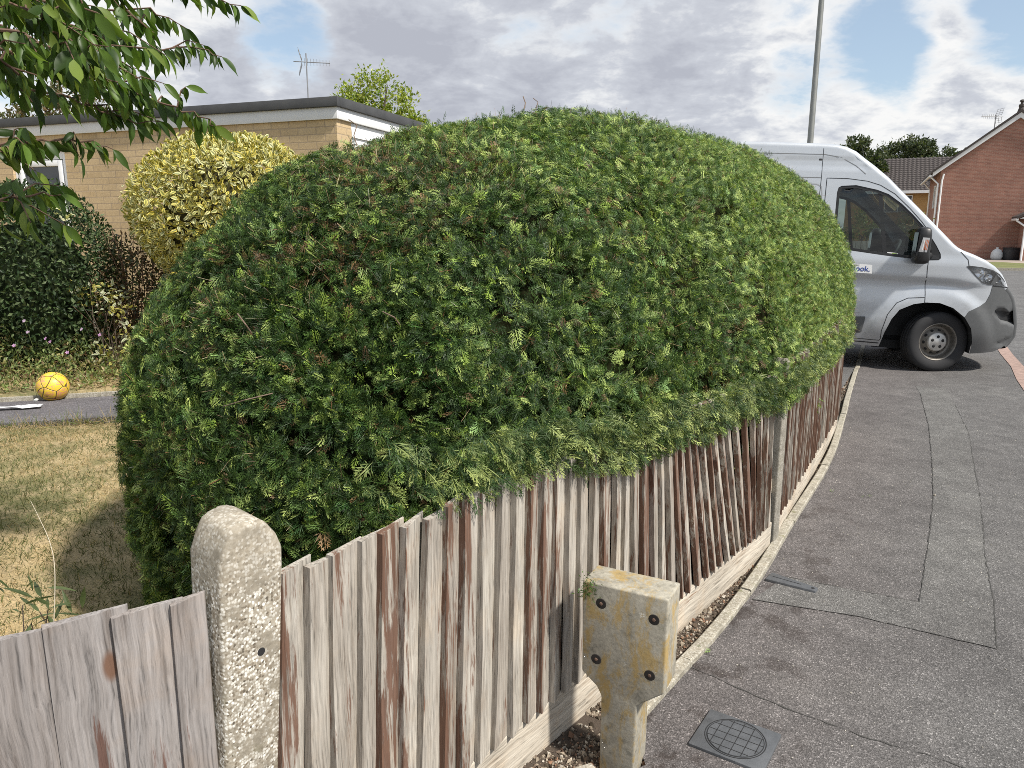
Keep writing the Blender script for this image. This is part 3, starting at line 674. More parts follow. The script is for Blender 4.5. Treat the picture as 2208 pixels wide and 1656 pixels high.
# neighbours share a lean, as shoots on one branch do
cl = np.stack([np.sin(9 * Pt[:, 0] + 4 * Pt[:, 2]), np.sin(8 * Pt[:, 1] - 5 * Pt[:, 2] + 1), np.sin(7 * Pt[:, 2] + 6 * Pt[:, 0] + 2)], 1)
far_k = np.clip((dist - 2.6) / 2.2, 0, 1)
d = unit(nn * rng.uniform(.1, .85, (NF, 1)) + tan * rng.uniform(.5, 1.2, (NF, 1)) + up * rng.uniform(-.35, .35, (NF, 1)) + cl * .35)
hint = nn * 1.0 + rng.normal(0, .75, (NF, 3))
size = rng.uniform(.032, .064, NF) * (1 - .36 * far_k) * np.where(rng.random(NF) < .06, 1.35, 1)
depth = rng.uniform(0, 1, NF) ** 1.1 * .095
pos = Pt - nn * (depth + size * .5 * (d * nn).sum(1))[:, None]
lod = np.where(dist < 2.9, 0, np.where(dist < 4.6, 1, 2)); lod[(facing[idx] < -.2) | (depth > .065)] = 2
# colours: deep green old growth, yellow-green new tips, some bronze and dead sprays, plus light painted along the hedge
nz = lambda f, o_: .5 + .25 * (np.sin(f * Pt[:, 0] + o_) * np.cos(f * .9 * Pt[:, 1] - o_) + np.sin(f * 1.1 * Pt[:, 2] + 2 * o_ + f * .5 * Pt[:, 0]))
g = np.clip(.24 * nz(3, .4) + .12 * nz(8, 1.7) + 1.02 * rng.random(NF) ** 2.4 + .36 * far_k - .19, 0, 1)[:, None]  # far_k paints shade into the near end and sunlight into the far end
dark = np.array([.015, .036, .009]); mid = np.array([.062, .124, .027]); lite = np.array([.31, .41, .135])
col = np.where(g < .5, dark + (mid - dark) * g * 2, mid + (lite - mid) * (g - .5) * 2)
blu = (rng.random(NF) < .08)[:, None]; col = np.where(blu, col * [.8, 1.0, 1.25], col)
fresh = (rng.random(NF) < .045)[:, None]; col = np.where(fresh, np.array([.20, .31, .06]) * rng.uniform(.8, 1.2, (NF, 1)), col)
def blob(x, y, z, r): return np.exp(-((Pt - [x, y, z]) ** 2).sum(1) / r ** 2)
bz = np.zeros(NF)
for (px, py, dd, r_) in ((830, 320, 2.9, .12), (765, 400, 2.65, .12), (860, 390, 2.7, .1), (1010, 400, 2.75, .14), (900, 470, 2.5, .1), (520, 690, 2.4, .1), (700, 560, 2.35, .12), (1300, 560, 2.9, .12), (1500, 760, 3.3, .14)):
    p_ = at(px, py, dd); bz += blob(p_.x, p_.y, p_.z, r_ * 1.3)
bron = rng.random(NF) < np.clip(.025 + .23 * bz, 0, .35)
col = np.where(bron[:, None], np.array([.15, .10, .05]) * rng.uniform(.25, 1.2, (NF, 1)), col)
tip = col * np.array([2.0, 1.75, 1.5])
ALLF = FR0 + FR1 + FR2; base_ = np.array([0, len(FR0), len(FR0) + len(FR1)]); cnt_ = np.array([len(FR0), len(FR1), len(FR2)])
wd = rng.uniform(.75, 1.15, NF) * size * np.where(lod == 2, 1.15, 1.0)
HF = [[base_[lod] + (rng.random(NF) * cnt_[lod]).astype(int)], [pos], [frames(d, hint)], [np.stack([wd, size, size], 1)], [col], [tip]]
# fringe hanging over the top of the boards
nfr = 6800; s_ = rng.uniform(.2, 5.6, nfr); s_ = s_[rng.random(nfr) < np.clip((s_ - .2) / 1.0, .05, 1)]; nfr = len(s_); A_ = np.where((s_ < l1)[:, None], F0 + s_[:, None] * d1, F1 + (s_ - l1)[:, None] * d2); kd = (s_ < l1)[:, None]; dd_ = np.where(kd, d1, d2); nr = np.stack([dd_[:, 1], -dd_[:, 0]], 1)
zf = np.interp(s_, [.3, .7, 1.2, 2.2, 4.5], [.965, .910, .855, .785, .745]) + .02 * np.sin(9 * s_) + .015 * np.sin(23 * s_)
ps = np.c_[A_ + nr * (rng.uniform(-.02, .065, (nfr, 1)) * np.clip(s_ / 1.4, .4, 1)[:, None]), zf + .02 + rng.uniform(0, .15, nfr)]; fl_ = rng.random((nfr, 1))
d_ = unit(np.c_[nr * rng.uniform(.1, .9, (nfr, 1)) + dd_ * rng.normal(0, .5, (nfr, 1)), rng.uniform(-1.0, .15, nfr)]); fk = np.where(s_ < 1.6, 0, np.where(s_ < 3.2, 1, 2)); cf = np.array([.022, .055, .015]) * (1 - fl_ ** 2) + np.array([.30, .38, .13]) * fl_ ** 2.4
sz = rng.uniform(.04, .075, nfr) * (1 - .08 * fk)
for l_, v_ in zip(HF, (base_[fk] + (rng.random(nfr) * cnt_[fk]).astype(int), ps, frames(d_, np.c_[nr, np.full(nfr, .3)] + rng.normal(0, .5, (nfr, 3))), np.stack([sz, sz, sz], 1), cf, cf * [1.7, 1.45, 1.3])): l_.append(v_)
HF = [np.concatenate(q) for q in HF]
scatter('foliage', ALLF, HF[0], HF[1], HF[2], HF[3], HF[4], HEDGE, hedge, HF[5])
# cut twig ends and dead stalks
nt_ = 5200
i = rng.choice(NF, nt_, replace=False, p=(lambda w: w / w.sum())((facing[idx] > -.2) * (.35 + 3 * bz)))
stick = (np.array([[-.5, 0, 0], [.5, 0, 0], [.35, 1, .1], [-.35, 1, .1], [0, 0, .6], [0, 1, .6]], float), np.array([[0, 1, 2, 3], [1, 4, 5, 2], [4, 0, 3, 5]]), np.array([0, 0, 1, 1, 0, 1.0]))
dd_ = unit(nn[i] * rng.uniform(.2, 1, (nt_, 1)) + rng.normal(0, .6, (nt_, 3))); ln = rng.uniform(.025, .075, nt_)
cs = np.array([[.30, .22, .13], [.16, .075, .04], [.10, .07, .05], [.42, .36, .24]])[rng.choice(4, nt_, p=[.35, .25, .2, .2])] * rng.uniform(.6, 1.2, (nt_, 1))
scatter('dead_twig', [stick], np.zeros(nt_, int), Pt[i] - nn[i] * rng.uniform(.02, .05, (nt_, 1)), frames(dd_, rng.normal(0, 1, (nt_, 3))), np.c_[rng.uniform(.0008, .0018, nt_), ln, rng.uniform(.0008, .0018, nt_)], cs, TWIG, hedge, np.minimum(cs * 1.7, .6))
STEMM = plain('dead stem', (.17, .12, .085), .8, var=.3, scale=60)
for (pts, r0) in (([(1030, 408, 2.62), (1055, 403, 2.6), (1075, 399, 2.62)], .006), ([(482, 876, 2.05), (530, 862, 2.02), (588, 848, 2.06)], .0016), ([(512, 676, 2.2), (530, 700, 2.17), (545, 722, 2.2)], .0022), ([(825, 672, 2.15), (850, 684, 2.13), (862, 700, 2.16)], .0022),
                  ([(770, 315, 2.66), (763, 292, 2.68), (770, 270, 2.70), (752, 258, 2.72)], .0020), ([(1130, 236, 3.5), (1133, 222, 3.52), (1128, 208, 3.53)], .0025), ([(1155, 236, 3.5), (1160, 220, 3.51), (1150, 212, 3.52)], .002)):
    mb = MB(); mb.tube([at(*p) for p in pts], r0, 6); mb.build('bare_stem', STEMM, hedge, True)
# leaders sticking up along the crest
n = 260
s_ = rng.uniform(.25, 5.6, n); 
tq_ = np.arcsin(np.clip((s_ - HP['s0']) / (HP['s1'] - HP['s0']) * 2 - 1, -1, 1)) * 2 / np.pi; pp = hedge_point(tq_, rng.uniform(.42, .60, n))
dd_ = unit(np.array([0, 0, 1.0]) + rng.normal(0, .38, (n, 3)))
scatter('leader_shoot', FR1, rng.integers(0, 4, n), pp, frames(dd_, rng.normal(0, 1, (n, 3))), np.stack([rng.uniform(.03, .05, n), rng.uniform(.03, .06, n), np.full(n, .05)], 1), np.array([.05, .10, .03]) * rng.uniform(.6, 1.5, (n, 1)), HEDGE, hedge, np.array([.09, .15, .04]) * rng.uniform(.8, 1.3, (n, 1)))

# ------------------------------------------------------------------ the van
PAINT = plain('silver paint', (.50, .525, .555), .34, .3, .03, 3, 0, .5, .9)
PLASTIC = plain('dark grey plastic', (.088, .091, .093), .55, var=.08, scale=30)
BLACKP = plain('black plastic', (.014, .014, .015), .45, var=.1, scale=30)
RUBBER = plain('tyre rubber', (.024, .024, .026), .8, var=.25, scale=14)
RIMM = plain('steel wheel', (.20, .185, .165), .5, .6, .35, 25)
HUBM = plain('hub trim', (.50, .49, .47), .42, .5, .2, 30)
CHROME = plain('reflector', (.75, .76, .78), .12, 1.0, .05)
SHADE = plain('cab dark lining', (.020, .021, .023), .8)
AMBER = plain('amber lens', (.55, .16, .06), .25, var=.2, scale=60)
STICK = plain('white sticker', (.80, .80, .79), .4, var=.04)
BLUEINK = plain('blue ink', (.04, .08, .30), .5)
GREYINK = plain('grey ink', (.25, .25, .27), .5)
def glass(name, tint, refl=.12):
    m = bpy.data.materials.new(name); m.use_nodes = True; t = NT(m.node_tree); m.node_tree.nodes.remove(m.node_tree.nodes['Principled BSDF'])
    tr = t.n('ShaderNodeBsdfTransparent'); t.put(tr.inputs['Color'], tint); gl = t.n('ShaderNodeBsdfGlossy'); gl.inputs['Roughness'].default_value = .02
    lw = t.n('ShaderNodeLayerWeight'); lw.inputs['Blend'].default_value = .25
    ms = t.n('ShaderNodeMixShader'); t.put(ms.inputs[0], t.math('ADD', t.math('MULTIPLY', lw.outputs['Facing'], .5), refl))
    t.nt.links.new(tr.outputs[0], ms.inputs[1]); t.nt.links.new(gl.outputs[0], ms.inputs[2]); t.nt.links.new(ms.outputs[0], t.nt.nodes['Material Output'].inputs['Surface']); return m
GLASS = glass('tinted window glass', (.46, .52, .50), .045); LENS = glass('headlight lens', (.93, .94, .95), .10)
SIL = [(-4.40, .30), (-4.44, .5), (-4.44, 1.2), (-4.42, 2.2), (-4.38, 2.46), (-4.25, 2.555), (-3.6, 2.565), (-2.709, 2.566), (-1.997, 2.566), (-1.483, 2.557), (-1.325, 2.548), (-1.219, 2.525), (-1.109, 2.474), (-1.005, 2.398), (-.881, 2.306), (-.732, 2.190), (-.575, 2.043),
       (-.383, 1.868), (-.149, 1.651), (.03, 1.483), (.075, 1.447), (.14, 1.413), (.258, 1.372), (.389, 1.318), (.507, 1.252), (.60, 1.172), (.665, 1.085), (.70, 1.025), (.752, .981), (.812, .902), (.868, .777), (.922, .597), (.932, .449), (.885, .352), (.842, .31)]
BOT = [(.667, .272), (.391, .243), (.387, .375), (.341, .541), (.252, .666), (.117, .765), (-.026, .812), (-.177, .809), (-.300, .782), (-.439, .708), (-.510, .593), (-.560, .436), (-.578, .319), (-.589, .255), (-1.2, .262), (-3.03, .275)] + \
      [(-3.45 + .43 * math.cos(t), .36 + .43 * math.sin(t)) for t in np.linspace(R(-8), R(188), 14)] + [(-3.9, .285)]
def sm(a, b, x):
    t = min(max((x - a) / (b - a), 0), 1); return t * t * (3 - 2 * t)
FOG = [(.60, .751), (.885, .738), (.925, .614), (.80, .625), (.693, .648), (.641, .675)]
LOWD = [(.69, .402), (.917, .442), (.878, .343), (.655, .325)]
def pip(p, poly):
    x, y = p; r = False; j = len(poly) - 1
    for i in range(len(poly)):
        xi, yi = poly[i]; xj, yj = poly[j]
        if (yi > y) != (yj > y) and x < (xj - xi) * (y - yi) / (yj - yi) + xi: r = not r
        j = i
    return r
_t = NT(PAINT.node_tree); _b = PAINT.node_tree.nodes['Principled BSDF']; _o = _t.n('ShaderNodeTexCoord').outputs['Object']
_c = _b.inputs['Base Color'].links[0].from_socket; _dn = _t.noise(_o, 9, 7, .7)
_d = _t.math('MULTIPLY', _t.smooth(_t.math('ADD', _t.sep(_o)[2], _t.math('MULTIPLY', _t.math('SUBTRACT', _dn, .5), -.9)), .95, .28), .42)
_t.put(_b.inputs['Base Color'], _t.mix(_d, _c, (.17, .155, .135)))
def halfw(x, z):
    w = 1.0
    if z < .62: w -= .045 * ((.62 - z) / .36) ** 2
    if z > 1.30: w -= .095 * ((z - 1.30) / 1.25) ** 1.6
    if x > .1: w -= .36 * ((x - .1) / .85) ** 2.3
    w += .011 * math.tanh((z - (1.062 - .03 * (x + .5))) / .012) * (1 - sm(.25, .55, x)) * sm(-2.9, -2.4, x)
    w -= .016 * sm(.75, .98, z) * (1 - sm(1.055, 1.09, z)) * (1 - sm(-.1, .3, x))
    w += .014 * sm(1.36, 1.24, z) * sm(.98, 1.1, z) * (1 - sm(.15, .5, x))
    r = math.hypot(x + .07, (z - .30) * 1.0)
    w += .030 * (1 - sm(.60, .74, r)) * sm(.2, .5, z)
    r2 = math.hypot(x + 3.45, z - .30); w += .030 * (1 - sm(.60, .74, r2)) * sm(.2, .5, z)
    if 2.28 < z < 2.40 and x < -1.0: w -= .008
    if pip((x, z), FOG): w -= .055
    if pip((x, z), LOWD): w -= .02
    return w
def offset_poly(pts, r):
    out = []
    for i, p in enumerate(pts):
        a = Vector(pts[max(i - 1, 0)]); b = Vector(pts[min(i + 1, len(pts) - 1)]); d = (b - a).normalized(); n = Vector((d.y, -d.x))
        out.append(tuple(Vector(p) + n * r))
    return out
RF = .055
def rf(i):
    x, z = SIL[i]; return RF if z > 1.45 or x < -1 else (.05 if z > .5 else .04)
INS = []
for i, p in enumerate(SIL): INS.append(offset_poly(SIL, rf(i))[i])
WIN = [(-1.19, 1.375), (-1.262, 1.50), (-1.275, 2.007), (-1.264, 2.062), (-1.232, 2.083), (-1.077, 2.095), (-.847, 2.05), (-.722, 2.006), (-.572, 1.904), (-.437, 1.784), (-.28, 1.627), (-.153, 1.452), (-.099, 1.364), (-.092, 1.315), (-.115, 1.292), (-.23, 1.284), (-.679, 1.317), (-1.016, 1.352)]
LIGHT = [(.178, 1.238), (.211, 1.250), (.347, 1.240), (.475, 1.213), (.562, 1.170), (.631, 1.105), (.660, 1.06), (.655, 1.04), (.505, 1.043), (.464, 1.040), (.376, 1.064), (.283, 1.141), (.208, 1.214)]
BUMPB = [(.655, 1.028), (.60, 1.030), (.505, 1.036), (.497, .95), (.464, .853), (.40, .80), (.351, .774), (.285, .735), (.255, .672)]
BUMPER = BUMPB + [(.30, .60), (.36, .50), (.36, .2), (1.1, .2), (1.1, .9), (.72, 1.02)]
def densify(poly, step, closed=True):
    out = []
    n = len(poly)
    for i in range(n if closed else n - 1):
        a = Vector(poly[i]); b = Vector(poly[(i + 1) % n]); k = max(1, int((b - a).length / step))
        out += [tuple(a.lerp(b, q / k)) for q in range(k)]
    if not closed: out.append(tuple(poly[-1]))
    return out
def seg_dist(P, A, B):
    d = B - A; t = np.clip(((P - A) @ d) / max(d @ d, 1e-12), 0, 1); return np.linalg.norm(P - (A + t[:, None] * d), axis=1)
def cdt(loops, opens, step):
    """a fine triangulation of everything inside the loops' bounds, respecting their edges"""
    vs = []; es = []
    for lp in loops:
        q = densify(lp, .05); b = len(vs); vs += q; es += [(b + i, b + (i + 1) % len(q)) for i in range(len(q))]
    for lp in opens:
        q = densify(lp, .05, False); b = len(vs); vs += q; es += [(b + i, b + i + 1) for i in range(len(q) - 1)]
    A = np.array(vs); gx, gy = np.meshgrid(np.arange(A[:, 0].min(), A[:, 0].max(), step), np.arange(A[:, 1].min(), A[:, 1].max(), step * .8)); G = np.c_[gx.ravel(), gy.ravel()]
    G = G[(G[:, 0] > -1.9) | (np.arange(len(G)) % 3 == 0)]
    keep = np.ones(len(G), bool)
    for a, b in es: keep &= seg_dist(G, A[a], A[b]) > step * .42
    G = G[keep]
    r = geometry.delaunay_2d_cdt([Vector(v) for v in vs] + [Vector(g) for g in G], es, [], 0, 1e-5)
    return [tuple(v) for v in r[0]], [tuple(f) for f in r[2]]
van = thing('panel_van', 'silver high roof panel van standing nose out across the pavement', 'van', (5.148, 9.516, 0), (0, R(2.5), R(-14)))
OUT = INS + BOT
v2, f2 = cdt([OUT, WIN, LIGHT, FOG], [BUMPB, LOWD], .036)
cent = [((v2[a][0] + v2[b][0] + v2[c][0]) / 3, (v2[a][1] + v2[b][1] + v2[c][1]) / 3) for a, b, c in f2]
body_f, bump_f, fog_f = [], [], []
for f, c in zip(f2, cent):
    if not pip(c, OUT) or pip(c, WIN) or pip(c, LIGHT): continue
    if pip(c, FOG): fog_f.append(f)
    elif pip(c, BUMPER): bump_f.append(f)
    else: body_f.append(f)
def side_mesh(faces, side, out=0.0):
    used = sorted({i for f in faces for i in f}); mp = {u: k for k, u in enumerate(used)}
    V = [(v2[u][0], side * (halfw(*v2[u]) + out), v2[u][1]) for u in used]; F = [tuple(mp[i] for i in (f if side < 0 else f[::-1])) for f in faces]; return V, F
body = MB(); bumper = MB(); fog = MB()
for s_ in (-1, 1):
    body.add(*side_mesh(body_f, s_), 0); bumper.add(*side_mesh(bump_f, s_, .004), 0)
# rounded edge and the roof, screen, bonnet and nose between the sides
NA, NY = 5, 10
def is_b(i): return i >= 27
rows = []
for i in range(len(SIL)):
    S = Vector(SIL[i]); Ni = (Vector(INS[i]) - S); r = Ni.length; Ni = Ni / r; we = halfw(*INS[i]); row = []
    for a in range(NA + 1):
        t = a / NA * math.pi / 2; p = S + Ni * r * (1 - math.sin(t)); row.append((p.x, -(we - r * (1 - math.cos(t))), p.y))
    cr = .035 if i < 14 else (.10 if i < 20 else (.055 if i < 25 else .10)); yy = we - r
    for q in range(1, NY + 1):
        y = -yy + yy * q / NY; p = S - Ni * cr * (1 - (y / yy) ** 2); row.append((p.x, y, p.y))
    row += [(x, -y, z) for x, y, z in row[-2::-1]]; rows.append(row)
K = len(rows[0])
def strip_mesh(mbx, i0, i1, cols, m=0):
    c0, c1 = cols; V = [v for i in range(i0, i1 + 1) for v in rows[i][c0:c1 + 1]]; k = c1 - c0 + 1
    mbx.add(V, [(a * k + b, (a + 1) * k + b, (a + 1) * k + b + 1, a * k + b + 1) for a in range(i1 - i0) for b in range(k - 1)], m)
WS0, WS1 = 14, 19
strip_mesh(body, 0, WS0, (0, K - 1)); strip_mesh(body, WS1, 27, (0, K - 1)); strip_mesh(bumper, 27, len(SIL) - 1, (0, K - 1))
edge_n = NA + 1
strip_mesh(body, WS0, WS1, (0, edge_n)); strip_mesh(body, WS0, WS1, (K - 1 - edge_n, K - 1))
bo = body.build('body', PAINT, van, 'all', fix=False)
def weld(o, d=.0012):
    bm = bmesh.new(); bm.from_mesh(o.data); bmesh.ops.remove_doubles(bm, verts=bm.verts, dist=d); bmesh.ops.recalc_face_normals(bm, faces=bm.faces); bm.to_mesh(o.data); bm.free()
weld(bo); bu = bumper.build('bumper', PLASTIC, van, 'all', fix=False); weld(bu); 
for s_ in (-1, 1): fog = MB(); fog.add(*side_mesh(fog_f, s_, .004), 0); fog.build('fog_recess', BLACKP, bu, 'all')
ws = MB(); strip_mesh(ws, WS0, WS1, (edge_n, K - 1 - edge_n)); ws.build('windscreen', glass('windscreen glass', (.45, .5, .5), .2), van, 'all')
def mapped(poly, off, step=.05, side=-1):
    v, f = cdt([poly], [], step); f = [q for q in f if pip((sum(v[i][0] for i in q) / 3, sum(v[i][1] for i in q) / 3), poly)]
    return [(x, side * (halfw(x, z) + off), z) for x, z in v], [q if side < 0 else q[::-1] for q in f]
def inset(poly, r):
    n = len(poly); ar = sum(poly[i][0] * poly[(i + 1) % n][1] - poly[(i + 1) % n][0] * poly[i][1] for i in range(n)); sg = 1 if ar > 0 else -1; out = []
    for i in range(n):
        a, p, b = Vector(poly[i - 1]), Vector(poly[i]), Vector(poly[(i + 1) % n]); d1_ = (p - a).normalized(); d2_ = (b - p).normalized()
        n1 = Vector((-d1_.y, d1_.x)) * sg; n2 = Vector((-d2_.y, d2_.x)) * sg; m_ = (n1 + n2); m_ = m_ / max(m_.dot(n1), .3) if m_.length > 1e-6 else n1; out.append(tuple(p + m_ * r))
    return out
def ring(outer, inner, off, side=-1):
    n = len(outer); V = [(x, side * (halfw(x, z) + off), z) for x, z in outer] + [(x, side * (halfw(x, z) + off), z) for x, z in inner]
    return V, [(i, (i + 1) % n, (i + 1) % n + n, i + n) for i in range(n)]
def ribbon(pts, w, off, side=-1, step=.03):
    q = densify(pts, step, False); L = [Vector(p) for p in q]; V = []
    for i, p in enumerate(L):
        d_ = (L[min(i + 1, len(L) - 1)] - L[max(i - 1, 0)]).normalized(); n_ = Vector((-d_.y, d_.x)) * w / 2
        for s2 in (1, -1): x, z = p + n_ * s2; V.append((x, side * (halfw(x, z) + off), z))
    return V, [(2 * i, 2 * i + 1, 2 * i + 3, 2 * i + 2) for i in range(len(L) - 1)]
WD = densify(WIN, .08); WI = inset(WD, .032)
for s_ in (-1, 1):
    wp = MB(); wp.add(*mapped(WI, -.014, .12, s_)); wo = wp.build('side_window', GLASS, van, 'all')
    sl = MB(); sl.add(*ring(WD, WI, -.006, s_)); sl.add(*[([(x, s_ * (halfw(x, z) - .010), z) for x, z in ((-.838, 2.05), (-.792, 2.035), (-.655, 1.318), (-.700, 1.320))]), [(0, 1, 2, 3)]]); sl.build('window_seal', BLACKP, wo)
    tp = MB(); tp.add(*mapped([(-.275, 1.608), (-.153, 1.440), (-.11, 1.36), (-.105, 1.312), (-.13, 1.30), (-.40, 1.305), (-.345, 1.39)], -.003, .06, s_)); tp.build('mirror_base', BLACKP, wo)
# door shut lines, trims and signs on the near side
DOOR = [(-.589, .35), (-.597, .446), (-.559, .646), (-.48, .784), (-.368, .848), (-.189, .866), (-.216, 1.193), (-.218, 1.40), (-.214, 1.522), (-.241, 1.593), (-.343, 1.715), (-.48, 1.854), (-.654, 2.008), (-.82, 2.102), (-.962, 2.143), (-1.173, 2.166), (-1.400, 2.166), (-1.392, 1.6), (-1.385, .9), (-1.37, .34), (-.60, .33), (-.589, .35)]
sm_ = MB(); sm_.add(*ribbon(DOOR, .0075, .0016)); sm_.add(*ribbon([(-.189, .866), (-.186, .80)], .008, .0016)); sm_.add(*ribbon([(-1.47, 2.50), (-1.461, 2.165), (-1.46, .30)], .006, .0016)); sm_.add(*ribbon([(.10, 1.40), (.188, 1.314), (.205, 1.248)], .008, .0018))
sm_.add(*ribbon([(.505, 1.036), (.60, 1.030), (.66, 1.026), (.69, 1.018)], .012, .006)); sm_.build('door_seam', BLACKP, van)
sm_ = MB(); sm_.add(*ribbon([(-1.05, .302), (-.9, .299), (-.60, .295)], .012, .002)); sm_.build('sill_line', BLACKP, van)
rl = MB(); rl.add(*ribbon([(-4.2, 2.44), (-2.4, 2.435), (-1.45, 2.430), (-1.27, 2.40), (-1.10, 2.31), (-.99, 2.22)], .008, .0014)); rl.add(*ribbon([(-4.2, 2.17), (-1.46, 2.168)], .008, .0014)); rl.build('roof_seam', plain('paint seam', (.16, .165, .17), .5), van)
pn = MB(); pn.add(*ring(densify([(-3.9, 2.10), (-1.50, 2.10), (-1.445, 2.07), (-1.43, 1.98), (-1.43, 1.40), (-3.9, 1.40)], .1), inset(densify([(-3.9, 2.10), (-1.50, 2.10), (-1.445, 2.07), (-1.43, 1.98), (-1.43, 1.40), (-3.9, 1.40)], .1), .012), .0016)); pn.build('side_panel_seam', plain('panel seam', (.30, .31, .32), .5), van)
tr = MB(); V, F = mapped([(-1.9, .585), (-.98, .590), (-.794, .602), (-.788, .590), (-.808, .412), (-.825, .404), (-1.9, .40)], .012, .09); tr.add(V, F)
tr.add(*ring(densify([(-1.9, .585), (-.98, .590), (-.794, .602), (-.788, .590), (-.808, .412), (-.825, .404), (-1.9, .40)], .1), densify([(-1.9, .585), (-.98, .590), (-.794, .602), (-.788, .590), (-.808, .412), (-.825, .404), (-1.9, .40)], .1), .012)); tr.build('rubbing_strip', PLASTIC, van, 'all')
st = MB(); st.add(*mapped([(-1.62, 1.222), (-.80, 1.205), (-.792, 1.105), (-1.62, 1.112)], .0022, .1)); so = st.build('sign_sticker', STICK, van)
def lettering(body_, size, loc, rot, m, parent, align='RIGHT', bold=.0):
    c = bpy.data.curves.new('lettering', 'FONT'); c.body = body_; c.size = size; c.align_x = align; c.extrude = .0004; c.offset = bold; c.materials.append(m)
    f = bpy.data.objects.new('lettering', c); COL.objects.link(f); dg = bpy.context.evaluated_depsgraph_get(); me = bpy.data.meshes.new_from_object(f.evaluated_get(dg)); bpy.data.objects.remove(f); me.materials.clear(); me.materials.append(m)
    o = bpy.data.objects.new('lettering', me); link(o, parent); o.location = loc; o.rotation_euler = rot; return o
lettering('facebook.', .088, (-.815, -(halfw(-.9, 1.14) + .0046), 1.128), (R(90), 0, R(0)), BLUEINK, so, bold=.0012)
lettering('Find us on:', .034, (-.935, -(halfw(-.9, 1.19) + .0046), 1.186), (R(90), 0, R(0)), GREYINK, so)
s2 = MB(); s2.add(*mapped([(-.655, 1.358), (-.54, 1.352), (-.54, 1.326), (-.655, 1.332)], -.008, .1)); so2 = s2.build('window_sticker', STICK, van)
s3 = MB(); s3.add(*mapped([(-.605, 1.350), (-.548, 1.347), (-.548, 1.332), (-.605, 1.335)], -.0065, .1)); s3.build('sticker_mark', plain('green ink', (.25, .42, .05), .5), so2)
# headlight
hl = MB(); LD = densify(LIGHT, .04); hl.add(*ring(LD, inset(LD, .012), .002)); V0 = [(x, -(halfw(x, z) + .002), z) for x, z in LD]; V1 = [(x - .01, -(halfw(x, z) - .07), z) for x, z in inset(LD, .02)]
n_ = len(LD)
for s_ in (-1, 1):
    hb = MB(); V0 = [(x, s_ * (halfw(x, z) + .001), z) for x, z in LD]; V1 = [(x - .015, s_ * (halfw(x, z) - .075), z) for x, z in inset(LD, .025)]
    hb.add(V0 + V1, [(i, (i + 1) % n_, (i + 1) % n_ + n_, i + n_) for i in range(n_)]); hb.add(*[V1, [tuple(range(n_))]]); ho = hb.build('headlight', plain('lamp housing', (.62, .64, .66), .22, .8, .15, 20), van)
    rm = MB(); rm.add(*ring(LD, inset(LD, .011), .003, s_)); rm.build('headlight_rim', plain('lamp rim', (.055, .057, .06), .35), ho)
    for x, z, r_ in ((.335, 1.165, .050), (.44, 1.125, .040), (.55, 1.105, .036)):
        b_ = MB(); b_.lathe([(r_, -.030), (r_ * .92, -.026), (r_ * .7, -.004), (r_ * .35, .012), (0.0, .014)], 20, 0, 'y', (x, s_ * halfw(x, z) * 1.0 + .03 * -s_, z)) if s_ < 0 else b_.lathe([(r_, .03), (r_ * .7, .004), (0.0, -.014)], 20, 0, 'y', (x, halfw(x, z) - .03, z))
        b_.build('reflector', CHROME, ho, True)
    dv = MB(); dv.add([(.478, s_ * (halfw(.48, 1.05) - .006), 1.044), (.535, s_ * (halfw(.53, 1.15) - .006), 1.18), (.60, s_ * (halfw(.6, 1.1) - .006), 1.13), (.62, s_ * (halfw(.62, 1.05) - .006), 1.05)], [(0, 1, 2, 3)]); dv.build('indicator_lens', plain('smoked lens', (.10, .105, .11), .2, .2), ho)
    ln_ = MB(); ln_.add(*mapped(LIGHT, .0035, .08, s_)); ln_.build('headlight_lens', LENS, ho, 'all')
